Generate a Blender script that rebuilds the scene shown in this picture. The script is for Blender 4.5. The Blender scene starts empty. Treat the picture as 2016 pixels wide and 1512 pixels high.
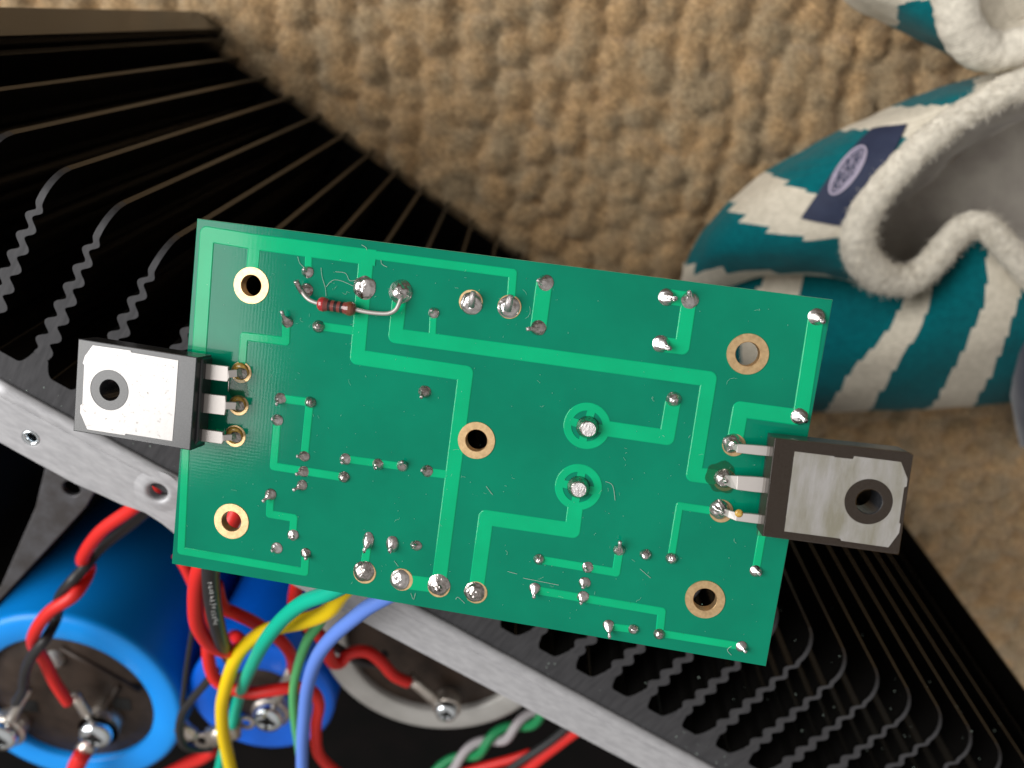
import bpy, bmesh, math, random
import numpy as np
from mathutils import Vector, Matrix, noise
from mathutils.bvhtree import BVHTree
random.seed(7); rng = np.random.RandomState(5)
U = 0.001                      # script units are millimetres
SC = bpy.context.scene; C = SC.collection
# ------------------------------------------------------------------ camera
F = 1514.0; H = 132.0
RM = np.array([[0.82032222, 0.5257541, 0.22506459],
               [0.57121946, -0.73401446, -0.36732969],
               [-0.02792442, 0.42988998, -0.90244935]])   # rows: world X (along the heatsink), Y (out along its fins), Z (up)
cd = bpy.data.cameras.new('camera'); cam = bpy.data.objects.new('camera', cd); C.objects.link(cam)
mw = Matrix.Identity(4)
for i in range(3):
    mw[i][0] = RM[i, 0]; mw[i][1] = -RM[i, 1]; mw[i][2] = -RM[i, 2]
mw[2][3] = H*U
cam.matrix_world = mw
cd.sensor_fit = 'HORIZONTAL'; cd.sensor_width = 36; cd.lens = 36*F/2016
cd.clip_start = 0.002; cd.clip_end = 50
cd.dof.use_dof = True; cd.dof.focus_distance = 0.122; cd.dof.aperture_fstop = 27.04/1.65
SC.camera = cam
# ------------------------------------------------------------------ light: a bright window to the left, a pale room around
wd = bpy.data.worlds.new('World'); SC.world = wd; wd.use_nodes = True
nt = wd.node_tree; nt.nodes.clear()
o_ = nt.nodes.new('ShaderNodeOutputWorld'); b_ = nt.nodes.new('ShaderNodeBackground')
tc = nt.nodes.new('ShaderNodeTexCoord'); sx = nt.nodes.new('ShaderNodeSeparateXYZ'); cr = nt.nodes.new('ShaderNodeValToRGB')
mr = nt.nodes.new('ShaderNodeMapRange'); mr.inputs[1].default_value = -1; mr.inputs[2].default_value = 1
nt.links.new(tc.outputs['Generated'], sx.inputs[0]); nt.links.new(sx.outputs['Z'], mr.inputs[0]); nt.links.new(mr.outputs[0], cr.inputs[0])
cr.color_ramp.elements[0].color = (.10, .08, .06, 1); cr.color_ramp.elements[0].position = .45
cr.color_ramp.elements[1].color = (.52, .50, .48, 1); cr.color_ramp.elements[1].position = .95
nt.links.new(cr.outputs[0], b_.inputs[0]); b_.inputs[1].default_value = 1.0
nt.links.new(b_.outputs[0], o_.inputs[0])
def cdir(v):
    return Vector(RM @ np.array(v, float)).normalized()
def window(name, c, dist, su, sv, power, col):
    d = cdir(c); n = -d; up = cdir((0, 1, 0)); up = (up - n*up.dot(n)).normalized(); s = up.cross(n)
    L = bpy.data.lights.new(name, 'AREA'); L.shape = 'RECTANGLE'; L.size = sv; L.size_y = su; L.energy = power; L.color = col
    o = bpy.data.objects.new(name, L); C.objects.link(o)
    m = Matrix((-s, up, d)).transposed().to_4x4(); m.translation = Vector((0, 0, 0.02)) + d*dist
    o.matrix_world = m; return o
window('window_light', (-.80, -.04, -.60), 1.3, 1.05, .95, 26, (1.0, .985, .96))
SC.view_settings.view_transform = 'Standard'; SC.view_settings.look = 'None'; SC.view_settings.exposure = 0.0; SC.view_settings.gamma = 1

# ------------------------------------------------------------------ geometry of the photograph
def W(x, y, z=0.0):
    """pixel of the 2016x1512 photograph -> point (mm) on the horizontal plane z"""
    r = RM @ np.array([(x-1008)/F, (y-756)/F, 1.0]); t = (z-H)/r[2]
    return Vector((r[0]*t, r[1]*t, H+r[2]*t))
def px_mm(p):                      # pixels per mm at a world point
    q = RM.T @ (np.array(p)-[0, 0, H]); return F/q[2]
BA = np.array([0.98556683, 0.1411773, -0.09341843]); BB = np.array([-0.12784393, 0.983157, 0.13060722])
BB = BB - BA*(BA@BB); BB /= np.linalg.norm(BB); BN = -np.cross(BA, BB)      # towards the viewer
BC0 = np.array([-50.737, -26.678, 123.897]); BW, BH = 100.0, 58.41
BORG = BC0 + BA*BW/2 + BB*BH/2
def bl(x, y, h=0.0):
    """pixel -> board coordinates (mm) at height h over the solder side"""
    r = np.array([(x-1008)/F, (y-756)/F, 1.0]); t = ((BORG+BN*h)@BN)/(r@BN); q = r*t-BORG
    return (q@BA, -(q@BB))
def bscale(x, y):
    r = np.array([(x-1008)/F, (y-756)/F, 1.0]); return F/((BORG@BN)/(r@BN))
def w2b(p):
    q = RM.T @ (np.array(p)-[0, 0, H]) - BORG; return (q@BA, -(q@BB), q@BN)
BMAT = Matrix.Identity(4)
_o = RM @ BORG + np.array([0, 0, H]); _a = RM @ BA; _b = RM @ (-BB); _n = RM @ BN
for i in range(3):
    BMAT[i][0] = _a[i]; BMAT[i][1] = _b[i]; BMAT[i][2] = _n[i]; BMAT[i][3] = _o[i]*U

# ------------------------------------------------------------------ materials
MATS = {}
def mat(name, col, rough=.5, metal=0., spec=.5, col2=None, nscale=1., nmix=None, bump=0., bscale_=1., coat=0., stretch=None, alpha=1., trans=0., sheen=0., detail=4., rough2=None, ramp=(.35, .65), bdist=.1):
    m = bpy.data.materials.new(name); m.use_nodes = True; n = m.node_tree; p = n.nodes['Principled BSDF']
    p.inputs['Base Color'].default_value = (*col, 1); p.inputs['Roughness'].default_value = rough; p.inputs['Metallic'].default_value = metal
    p.inputs['Specular IOR Level'].default_value = spec; p.inputs['Coat Weight'].default_value = coat; p.inputs['Coat Roughness'].default_value = .12
    p.inputs['Alpha'].default_value = alpha; p.inputs['Transmission Weight'].default_value = trans; p.inputs['Sheen Weight'].default_value = sheen
    tc = n.nodes.new('ShaderNodeTexCoord'); mp = n.nodes.new('ShaderNodeMapping'); n.links.new(tc.outputs['Object'], mp.inputs[0])
    s = 1/U; mp.inputs['Scale'].default_value = tuple(s*k for k in (stretch or (1, 1, 1)))
    if col2 or rough2 is not None:
        t = n.nodes.new('ShaderNodeTexNoise'); t.inputs['Scale'].default_value = nscale; t.inputs['Detail'].default_value = detail; t.inputs['Roughness'].default_value = .6
        n.links.new(mp.outputs[0], t.inputs['Vector'])
        r = n.nodes.new('ShaderNodeValToRGB'); r.color_ramp.elements[0].position = ramp[0]; r.color_ramp.elements[1].position = ramp[1]
        n.links.new(t.outputs['Fac'], r.inputs[0])
        if col2:
            r.color_ramp.elements[0].color = (*col, 1); r.color_ramp.elements[1].color = (*col2, 1); n.links.new(r.outputs[0], p.inputs['Base Color'])
        if rough2 is not None:
            q = n.nodes.new('ShaderNodeMapRange'); q.inputs[1].default_value = ramp[0]; q.inputs[2].default_value = ramp[1]; q.inputs[3].default_value = rough; q.inputs[4].default_value = rough2
            n.links.new(t.outputs['Fac'], q.inputs[0]); n.links.new(q.outputs[0], p.inputs['Roughness'])
    if bump:
        t = n.nodes.new('ShaderNodeTexNoise'); t.inputs['Scale'].default_value = bscale_; t.inputs['Detail'].default_value = 1.2 if name.startswith('solder') and metal else 4; n.links.new(mp.outputs[0], t.inputs['Vector'])
        b = n.nodes.new('ShaderNodeBump'); b.inputs['Strength'].default_value = bump; b.inputs['Distance'].default_value = bdist*U; n.links.new(t.outputs['Fac'], b.inputs['Height']); n.links.new(b.outputs[0], p.inputs['Normal'])
    MATS[name] = m; return m
def weave(m, period, strength, dist):
    """fine glass-cloth relief under the lacquer"""
    n = m.node_tree; p = n.nodes['Principled BSDF']; tc = n.nodes.new('ShaderNodeTexCoord'); mp = n.nodes.new('ShaderNodeMapping'); n.links.new(tc.outputs['Object'], mp.inputs[0])
    s = 1/U/period; mp.inputs['Scale'].default_value = (s, s, s); hs = []
    for d in ('X', 'Y'):
        w = n.nodes.new('ShaderNodeTexWave'); w.bands_direction = d; w.inputs['Scale'].default_value = .314; w.inputs['Distortion'].default_value = 3.0; w.inputs['Detail'].default_value = 3; w.inputs['Detail Scale'].default_value = 1.5
        n.links.new(mp.outputs[0], w.inputs['Vector']); hs.append(w)
    a = n.nodes.new('ShaderNodeMath'); a.operation = 'ADD'; n.links.new(hs[0].outputs['Fac'], a.inputs[0]); n.links.new(hs[1].outputs['Fac'], a.inputs[1])
    t = n.nodes.new('ShaderNodeTexNoise'); t.inputs['Scale'].default_value = 6; t.inputs['Detail'].default_value = 5; n.links.new(mp.outputs[0], t.inputs['Vector'])
    a2 = n.nodes.new('ShaderNodeMath'); a2.operation = 'ADD'; n.links.new(a.outputs[0], a2.inputs[0]); n.links.new(t.outputs['Fac'], a2.inputs[1])
    b = n.nodes.new('ShaderNodeBump'); b.inputs['Strength'].default_value = strength; b.inputs['Distance'].default_value = dist*U; n.links.new(a2.outputs[0], b.inputs['Height']); n.links.new(b.outputs[0], p.inputs['Normal'])
mat('solder_mask', (.0003, .170, .098), .085, col2=(.0003, .205, .116), nscale=.05, spec=.19, rough2=.10); weave(MATS['solder_mask'], .55, .30, .0045)
mat('mask_over_copper', (.0003, .345, .150), .09, col2=(.0003, .41, .178), nscale=.07, spec=.22); weave(MATS['mask_over_copper'], .8, .15, .004)
mat('fr4_edge', (.25, .42, .26), .6, col2=(.45, .55, .38), nscale=2)
mat('gold', (.80, .56, .30), .38, .85, col2=(.62, .42, .22), nscale=1.2, bump=.15, bscale_=5, bdist=.02)
mat('solder', (.72, .69, .68), .17, 1., col2=(.52, .49, .48), nscale=1.2, bump=.4, bscale_=1.3, bdist=.25, rough2=.32, detail=2)
mat('solder_dark', (.55, .515, .50), .20, 1., col2=(.33, .30, .28), nscale=1.6, bump=.55, bscale_=2.0, bdist=.25, rough2=.34, detail=2)
mat('cut_lead', (.52, .49, .49), .42, .85, bump=.8, bscale_=1.5, stretch=(6, 1, 1), bdist=.15)
mat('lead_wire', (.46, .43, .41), .48, .6, bump=.15, bscale_=3, bdist=.05)
mat('flux', (.40, .21, .03), .15, col2=(.62, .42, .10), nscale=2.5, spec=.6)
mat('flux_film', (.004, .10, .04), .15, col2=(.012, .07, .02), nscale=1.6, alpha=.55, spec=.3)
mat('resistor_body', (.155, .026, .023), .22, col2=(.20, .04, .03), nscale=1.5, coat=.6)
mat('band_black', (.012, .01, .01), .2, coat=.6); mat('band_red', (.36, .02, .024), .2, coat=.6); mat('band_brown', (.16, .045, .02), .2, coat=.6)
mat('epoxy', (.020, .021, .024), .26, col2=(.03, .031, .035), nscale=3, bump=.3, bscale_=5, bdist=.02, spec=.55)
mat('tab_metal', (.40, .39, .385), .52, 1., col2=(.20, .185, .17), nscale=1.3, bump=.4, bscale_=1.5, bdist=.04, detail=6, ramp=(.60, .72))
mat('tab_film', (.66, .65, .53), .30, .4, col2=(1.0, 1.0, 1.0), nscale=.20, bump=.5, bscale_=1.1, stretch=(1.6, .4, 1), bdist=.12, detail=9, ramp=(.36, .62))
mat('film', (.05, .028, .010), .12, alpha=.22, spec=.35, bump=.2, bscale_=.4, bdist=.1)
mat('anodised', (.003, .0028, .0026), .26, spec=.38, bump=.15, bscale_=.8, stretch=(1, 1, .05), bdist=.05)
mat('cut_aluminium', (.036, .036, .040), .5, .25, col2=(.058, .058, .063), nscale=1.2, stretch=(1, .12, 1), bump=.35, bscale_=3, bdist=.03)
mat('galvanised', (.40, .40, .42), .5, .3, col2=(.50, .50, .52), nscale=.6, bump=.2, bscale_=1.6, stretch=(.5, 1.6, 1), bdist=.03, rough2=.56, detail=8)
mat('dull_steel', (.11, .11, .12), .5, .6, col2=(.07, .065, .065), nscale=.2)
mat('bright_zinc', (.75, .80, .84), .14, 1.)
mat('crimp', (.68, .63, .58), .3, .9, col2=(.5, .44, .38), nscale=1, bump=.7, bscale_=.8, bdist=.4)
mat('blue_sleeve', (.002, .28, .88), .36, col2=(.004, .29, .86), nscale=.05, spec=.4)
mat('deep_blue_sleeve', (.001, .12, .70), .34, col2=(.001, .14, .80), nscale=.06, spec=.4)
mat('grey_can', (.40, .39, .37), .45, .3, col2=(.46, .45, .43), nscale=.1)
mat('phenolic', (.022, .014, .010), .45, spec=.22, col2=(.045, .030, .022), nscale=.12, bump=.25, bscale_=.3, bdist=.6)
mat('hole_black', (.002, .002, .002), .9)
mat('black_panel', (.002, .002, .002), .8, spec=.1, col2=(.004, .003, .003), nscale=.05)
for nm, c in dict(red=(.72, .022, .018), yellow=(.86, .60, .004), teal=(.0, .45, .30), green=(.10, .46, .16), blue=(.13, .26, .78), black=(.022, .022, .024), dark_green=(.015, .26, .09), grey=(.42, .39, .41)).items():
    mat('pvc_'+nm, c, .40, spec=.35, bump=.1, bscale_=1.5, bdist=.05)
mat('print_white', (.55, .55, .55), .5)
mat('lint', (.34, .60, .48), .6)
mat('lint_pale', (.45, .56, .50), .6)
def knit(name, c1, c2, per=1.1, strength=.6):
    m = mat(name, c1, .9, col2=c2, nscale=.5, spec=.1, sheen=.08); n = m.node_tree; p = n.nodes['Principled BSDF']
    tc = n.nodes.new('ShaderNodeTexCoord'); mp = n.nodes.new('ShaderNodeMapping'); n.links.new(tc.outputs['Object'], mp.inputs[0]); s = 1/U/per; mp.inputs['Scale'].default_value = (s, s, s); mp.inputs['Rotation'].default_value = (0, 0, .5)
    w = n.nodes.new('ShaderNodeTexWave'); w.inputs['Scale'].default_value = .314; w.inputs['Distortion'].default_value = 2.0; w.inputs['Detail'].default_value = 3; n.links.new(mp.outputs[0], w.inputs['Vector'])
    t = n.nodes.new('ShaderNodeTexNoise'); t.inputs['Scale'].default_value = 1.6; t.inputs['Detail'].default_value = 6; n.links.new(mp.outputs[0], t.inputs['Vector'])
    a = n.nodes.new('ShaderNodeMath'); a.operation = 'ADD'; n.links.new(w.outputs['Fac'], a.inputs[0]); n.links.new(t.outputs['Fac'], a.inputs[1])
    b = n.nodes.new('ShaderNodeBump'); b.inputs['Strength'].default_value = strength; b.inputs['Distance'].default_value = .5*U; n.links.new(a.outputs[0], b.inputs['Height']); n.links.new(b.outputs[0], p.inputs['Normal'])
    return m
knit('knit_teal', (.0, .105, .125), (.0, .135, .155), 1.1, .35); knit('knit_cream', (.58, .53, .43), (.70, .64, .53), 1.1, .35); knit('terry_cream', (.56, .52, .44), (.74, .69, .59), .8, .35)
mat('lining', (.44, .41, .36), .95, col2=(.32, .29, .26), nscale=.06, spec=.1, sheen=.4, bump=.5, bscale_=.6, bdist=.6)
mat('label_navy', (.012, .019, .052), .75, col2=(.018, .027, .066), nscale=.2, bump=.3, bscale_=2)
mat('label_lilac', (.50, .45, .58), .7)
mat('navy_cloth', (.012, .016, .045), .9, col2=(.02, .026, .06), nscale=.3, sheen=.3, bump=.4, bscale_=1)
def carpet_mat():
    m = mat('carpet', (.22, .145, .075), .95, spec=.1, sheen=.25); n = m.node_tree; p = n.nodes['Principled BSDF']
    tc = n.nodes.new('ShaderNodeTexCoord'); mp = n.nodes.new('ShaderNodeMapping'); n.links.new(tc.outputs['Object'], mp.inputs[0]); mp.inputs['Scale'].default_value = (1/U,)*3
    t1 = n.nodes.new('ShaderNodeTexNoise'); t1.inputs['Scale'].default_value = .95; t1.inputs['Detail'].default_value = 8; t1.inputs['Roughness'].default_value = .7
    t2 = n.nodes.new('ShaderNodeTexNoise'); t2.inputs['Scale'].default_value = .09; t2.inputs['Detail'].default_value = 3
    for t in (t1, t2): n.links.new(mp.outputs[0], t.inputs['Vector'])
    r = n.nodes.new('ShaderNodeValToRGB'); e = r.color_ramp.elements; e[0].position = .33; e[0].color = (.20, .128, .062, 1); e[1].position = .68; e[1].color = (.72, .53, .31, 1)
    k = e.new(.5); k.color = (.42, .295, .165, 1)
    n.links.new(t1.outputs['Fac'], r.inputs[0])
    r2 = n.nodes.new('ShaderNodeValToRGB'); e = r2.color_ramp.elements; e[0].position = .35; e[0].color = (.86, .90, .95, 1); e[1].position = .65; e[1].color = (1.1, 1.0, .88, 1); n.links.new(t2.outputs['Fac'], r2.inputs[0])
    mx = n.nodes.new('ShaderNodeMix'); mx.data_type = 'RGBA'; mx.blend_type = 'MULTIPLY'; mx.inputs['Factor'].default_value = 1; n.links.new(r.outputs[0], mx.inputs['A']); n.links.new(r2.outputs[0], mx.inputs['B'])
    n.links.new(mx.outputs['Result'], p.inputs['Base Color'])
    b = n.nodes.new('ShaderNodeBump'); b.inputs['Strength'].default_value = .9; b.inputs['Distance'].default_value = 1.2*U; n.links.new(t1.outputs['Fac'], b.inputs['Height']); n.links.new(b.outputs[0], p.inputs['Normal'])
carpet_mat()

# ------------------------------------------------------------------ mesh helpers (all in mm)
def link(name, me, parent=None, mats=(), smooth=False, matrix=None):
    o = bpy.data.objects.new(name, me); C.objects.link(o)
    for m in mats: me.materials.append(MATS[m])
    if smooth:
        for p in me.polygons: p.use_smooth = True
    if parent: o.parent = parent
    if matrix is not None: o.matrix_world = matrix
    return o
def pydata(name, V, Fc, parent=None, mats=(), smooth=False, fm=None):
    me = bpy.data.meshes.new(name); me.from_pydata([tuple(c*U for c in v) for v in V], [], Fc); me.update()
    o = link(name, me, parent, mats, smooth)
    if fm is not None:
        for p, k in zip(me.polygons, fm): p.material_index = k
    return o
def tag(o, label=None, cat=None, group=None, kind=None):
    if label: o['label'] = label
    if cat: o['category'] = cat
    if group: o['group'] = group
    if kind: o['kind'] = kind
    return o
def empty(name, matrix=None, loc=None):
    o = bpy.data.objects.new(name, None); C.objects.link(o); o.empty_display_size = .01
    if matrix is not None: o.matrix_world = matrix
    if loc is not None: o.location = Vector(loc)*U
    return o
def circle(cx, cy, r, n=48):
    return [(cx+r*math.cos(2*math.pi*k/n), cy+r*math.sin(2*math.pi*k/n)) for k in range(n)]
def plate(name, outline, holes, z0, z1, parent, mats, bevel=0.0, topmat=0, sidemat=None, smooth=False):
    """flat sheet with holes, from z0 to z1, filled with a 2D curve"""
    cu = bpy.data.curves.new(name, 'CURVE'); cu.dimensions = '2D'; cu.fill_mode = 'BOTH'
    for pts in [outline]+list(holes):
        s = cu.splines.new('POLY'); s.points.add(len(pts)-1); s.use_cyclic_u = True
        for k, p in enumerate(pts): s.points[k].co = (p[0], p[1], 0, 1)
    cu.extrude = (z1-z0)/2-bevel; cu.bevel_depth = bevel; cu.offset = -bevel; cu.bevel_resolution = 1
    t = bpy.data.objects.new('tmp', cu); C.objects.link(t); dg = bpy.context.evaluated_depsgraph_get(); dg.update()
    me = bpy.data.meshes.new_from_object(t.evaluated_get(dg)); bpy.data.objects.remove(t); bpy.data.curves.remove(cu)
    me.transform(Matrix.Scale(U, 4) @ Matrix.Translation((0, 0, (z0+z1)/2)))
    me.materials.clear(); me.name = name
    o = link(name, me, parent, mats)
    for p in me.polygons:
        p.use_smooth = False
        p.material_index = topmat if abs(p.normal.z) > .9 else (sidemat if sidemat is not None else topmat)
    return o
def catmull(pts, n=8, closed=False):
    P = [Vector(p) for p in pts]; out = []
    m = len(P); rngi = range(m if closed else m-1)
    for i in rngi:
        if closed: a, b, c, d = P[(i-1) % m], P[i], P[(i+1) % m], P[(i+2) % m]
        else: a, b, c, d = P[max(i-1, 0)], P[i], P[i+1], P[min(i+2, m-1)]
        for k in range(n):
            t = k/n
            out.append(.5*((2*b)+(c-a)*t+(2*a-5*b+4*c-d)*t*t+(3*b-a-3*c+d)*t**3))
    if not closed: out.append(P[-1])
    return out
def tube_data(path, rad, seg=14, cap=True, flat=None):
    V = []; Fc = []; n = len(path); up = Vector((0, 0, 1)); prev = None
    for i, p in enumerate(path):
        t = (path[min(i+1, n-1)]-path[max(i-1, 0)]).normalized()
        if prev is None:
            s = t.cross(up)
            if s.length < 1e-4: s = t.cross(Vector((1, 0, 0)))
            s.normalize()
        else:
            s = (prev - t*prev.dot(t)).normalized()
        prev = s; q = s.cross(t); r = rad[i] if isinstance(rad, (list, tuple)) else rad
        for k in range(seg):
            a = 2*math.pi*k/seg; V.append(p+(s*math.cos(a)+q*math.sin(a)*(flat or 1))*r)
    for i in range(n-1):
        for k in range(seg):
            k2 = (k+1) % seg; Fc.append((i*seg+k, i*seg+k2, (i+1)*seg+k2, (i+1)*seg+k))
    if cap:
        Fc.append(tuple(range(seg))[::-1]); Fc.append(tuple((n-1)*seg+k for k in range(seg)))
    return V, Fc
def tube(name, path, rad, parent=None, mats=(), seg=14, **k):
    V, Fc = tube_data(path, rad, seg, **k); return pydata(name, V, Fc, parent, mats, True)
def join_data(parts):
    V = []; Fc = []
    for v, f in parts:
        b = len(V); V += v; Fc += [tuple(i+b for i in q) for q in f]
    return V, Fc
def lathe_data(prof, seg=40, c=(0, 0, 0), caps=True):
    V = []; Fc = []
    for r, z in prof:
        for k in range(seg):
            a = 2*math.pi*k/seg; V.append(Vector((c[0]+r*math.cos(a), c[1]+r*math.sin(a), c[2]+z)))
    for i in range(len(prof)-1):
        for k in range(seg):
            k2 = (k+1) % seg; Fc.append((i*seg+k, i*seg+k2, (i+1)*seg+k2, (i+1)*seg+k))
    if caps:
        if prof[0][0] > 1e-6: Fc.append(tuple(range(seg))[::-1])
        if prof[-1][0] > 1e-6: Fc.append(tuple((len(prof)-1)*seg+k for k in range(seg)))
    return V, Fc
def box_data(c, s, rz=0):
    V = []
    for dz in (-1, 1):
        for dx, dy in ((-1, -1), (1, -1), (1, 1), (-1, 1)):
            x, y = dx*s[0]/2, dy*s[1]/2
            V.append(Vector((c[0]+x*math.cos(rz)-y*math.sin(rz), c[1]+x*math.sin(rz)+y*math.cos(rz), c[2]+dz*s[2]/2)))
    return V, [(3, 2, 1, 0), (4, 5, 6, 7), (0, 1, 5, 4), (1, 2, 6, 5), (2, 3, 7, 6), (3, 0, 4, 7)]

# ================================================================== floor
ZF = -148.0
def make_carpet():
    x0, x1, y0, y1, st = -190, 470, -330, 300, 1.7
    nx = int((x1-x0)/st); ny = int((y1-y0)/st)
    xs = np.linspace(x0, x1, nx); ys = np.linspace(y0, y1, ny); gx, gy = np.meshgrid(xs, ys)
    a = 12.0; th = .45; ux = gx*math.cos(th)+gy*math.sin(th); uy = -gx*math.sin(th)+gy*math.cos(th)
    wob = 1.5*np.sin(uy*.07+1)+1.2*np.sin(ux*.11+uy*.05)
    ux = ux+wob; ci = np.floor(ux/a).astype(int)
    best = np.full(gx.shape, 9.); hh = np.zeros(gx.shape)
    N = 256; J = rng.rand(N, N, 4)
    for di in (-1, 0, 1):
        i = ci+di; off = (i % 2)*.5
        cj0 = np.floor(uy/a-off).astype(int)
        for dj in (-1, 0, 1):
            j = cj0+dj; q = J[i % N, j % N]
            cx = (i+.5+(q[..., 0]-.5)*.34)*a; cy = (j+.5+off+(q[..., 1]-.5)*.34)*a
            R = a*(.43+.12*q[..., 2]); sk = 1+.25*(q[..., 3]-.5)
            dx = np.abs((ux-cx)*sk+(uy-cy)*.18*(q[..., 2]-.5)); dy = np.abs((uy-cy)/sk*.92+(ux-cx)*.3*(q[..., 0]-.5))
            d = (dx**2.7+dy**2.7)**(1/2.7)/R
            h = np.where(d < 1, (1-d**4)**.55, 0)*(2.6+1.5*q[..., 3])+np.where(d < 1, (ux-cx)/R*-.5, 0)
            hh = np.maximum(hh, h)
    nz = np.zeros(gx.shape)
    for s_, am in ((.35, .55), (.8, .35)):
        ph = rng.rand(6)*6.28; kk = rng.randn(6, 2)*s_
        for p, k in zip(ph, kk): nz += am/2.2*np.sin(gx*k[0]+gy*k[1]+p)
    z = ZF-3.2+hh+nz*1.0+rng.randn(*gx.shape)*.16
    inside = (gx > -96) & (gx < 223) & (gy < 0); kk_ = np.clip((-69.5-gy)/3.5, 0, 1)*inside; z = z*(1-kk_)+(ZF-4.5+nz*.2)*kk_
    V = np.stack([gx, gy, z], -1).reshape(-1, 3)*U
    idx = np.arange(nx*ny).reshape(ny, nx); f = np.stack([idx[:-1, :-1], idx[:-1, 1:], idx[1:, 1:], idx[1:, :-1]], -1).reshape(-1, 4)
    me = bpy.data.meshes.new('carpet'); me.vertices.add(len(V)); me.vertices.foreach_set('co', V.ravel()); me.loops.add(f.size); me.loops.foreach_set('vertex_index', f.ravel())
    me.polygons.add(len(f)); me.polygons.foreach_set('loop_start', np.arange(0, f.size, 4)); me.polygons.foreach_set('loop_total', np.full(len(f), 4)); me.update(calc_edges=True)
    me.polygons.foreach_set('use_smooth', np.ones(len(f), bool))
    tag(link('carpet', me, None, ['carpet']), kind='structure')
make_carpet()

# ================================================================== heatsink
HS = empty('heatsink', loc=(60, -100, ZF)); tag(HS, 'black finned aluminium heatsink with wavy fins under the green circuit board', 'heatsink')
PIT = 10.56; X0 = -54.0
XL, XR = -92.5, 219.5
fins = [X0+PIT*k for k in range(-3, 26) if XL+13 < X0+PIT*k < XR-4]
YT, YR, YB, YF = -67.0, -101.2, -104.8, -116.0
def prism(name, outline, z0, z1, parent, mats, capmat, sidemat, smooth_sides=False):
    n = len(outline); V = [(x, y, z1) for x, y in outline]+[(x, y, z0) for x, y in outline]
    cx = sum(p[0] for p in outline)
    Fc = [tuple(range(n)), tuple(range(2*n-1, n-1, -1))]+[(k, n+k, n+(k+1) % n, (k+1) % n) for k in range(n)]
    o = pydata(name, V, Fc, None, mats, False, [capmat, capmat]+[sidemat]*n); return o
def quadstrip_prism(name, left, right, z1, z0, mats):
    """long thin profile given by two matching sides; cap made of quads"""
    n = len(left); V = []
    for z in (z1, z0):
        zz = z if callable(z) else (lambda y, z=z: z)
        V += [(x, y, zz(y)) for x, y in left]+[(x, y, zz(y)) for x, y in right]
    Fc = []; fm = []
    for i in range(n-1):
        Fc.append((i, n+i, n+i+1, i+1)); fm.append(0)
        Fc.append((2*n+i, 2*n+i+1, 3*n+i+1, 3*n+i)); fm.append(0)
        Fc.append((i, i+1, 2*n+i+1, 2*n+i)); fm.append(1)
        Fc.append((n+i, 3*n+i, 3*n+i+1, n+i+1)); fm.append(1)
    Fc.append((n-1, 2*n-1, 4*n-1, 3*n-1)); fm.append(1); Fc.append((0, 2*n, 3*n, n)); fm.append(1)
    return pydata(name, V, Fc, None, mats, False, fm)
per = 4.35
def fin_sides():
    L, R = [], []; n = 120; cs = []
    for i in range(n+1):
        t = i/n; y = YR+(YT-YR)*t
        env = min(1, t/.08)*(1-max(0, min(1, (t-.78)/.05))); am = (.78-.12*t)*env
        cs.append((am*math.sin(2*math.pi*(y-YR)/per), y))
    for i, (x, y) in enumerate(cs):
        t = i/n; a = cs[max(i-1, 0)]; b = cs[min(i+1, n)]; d = math.hypot(b[0]-a[0], b[1]-a[1]); nx_, ny_ = (b[1]-a[1])/d, -(b[0]-a[0])/d
        half = 1.5-.85*min(1, t/.7)-.15*max(0, (t-.7)/.3)
        if i in (0, n): nx_, ny_ = 1, 0
        L.append((x-half*(.45+.55*abs(nx_)), y-ny_*half*.38)); R.append((x+half*(.45+.55*abs(nx_)), y+ny_*half*.38))
    return L, R
RC = 5.6
def zend(y):
    k = y-(YT-RC)
    return 0 if k <= 0 else -(RC-math.sqrt(max(0, RC*RC-k*k)))*1.0
L_, R_ = fin_sides(); fin_me = None
rt = lambda o, p: setattr(o, 'parent', p) or setattr(o, 'matrix_parent_inverse', p.matrix_world.inverted())
bpy.context.view_layer.update()
for x in fins:
    if fin_me is None:
        o = quadstrip_prism('fin', L_, R_, zend, ZF+.5, ['cut_aluminium', 'anodised']); fin_me = o.data
    else:
        o = bpy.data.objects.new('fin', fin_me); C.objects.link(o)
    o.location = Vector((x, 0, 0))*U; o.parent = HS; o.matrix_parent_inverse = HS.matrix_world.inverted()
# base with rounded valleys between the fins
top = []; xs = np.linspace(XL, XR, 900)
for x in xs:
    d = min(abs(x-f) for f in fins+[XL+4, XR-4]); k = max(0, 1-max(0, d-1.45)/2.2); top.append((x, YB+(YR-YB)*k**2.2 if d > 1.45 else YR))
botm = [(x, YF) for x in xs]
o = quadstrip_prism('base', botm, top, 0, ZF+.5, ['cut_aluminium', 'anodised']); rt(o, HS)
for (a, b) in ((XL, XL+9.0), (XR-1.3, XR)):
    o = pydata('end_flange', *box_data(((a+b)/2, (YR+YT)/2+2.5, (ZF+.5)/2), (b-a, YT-YR+5.0-.02, -ZF-.5)), None, ['cut_aluminium', 'anodised'], False, [0, 0, 1, 1, 1, 1]); rt(o, HS)
o = pydata('end_lip', *box_data((XL+10.6, (YR+YT)/2+1.2, (ZF+.5)/2), (1.5, YT-YR+2.4, -ZF-.5)), None, ['cut_aluminium', 'anodised'], False, [0, 0, 1, 1, 1, 1]); rt(o, HS)
o = pydata('gap_darkening_plate', *box_data(((XL+XR)/2, -93, ZF-.9), (XR-XL-4, 44, 2.2)), None, ['black_panel']); rt(o, HS)  # added black plate, keeps the gaps between the fins dark
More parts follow.
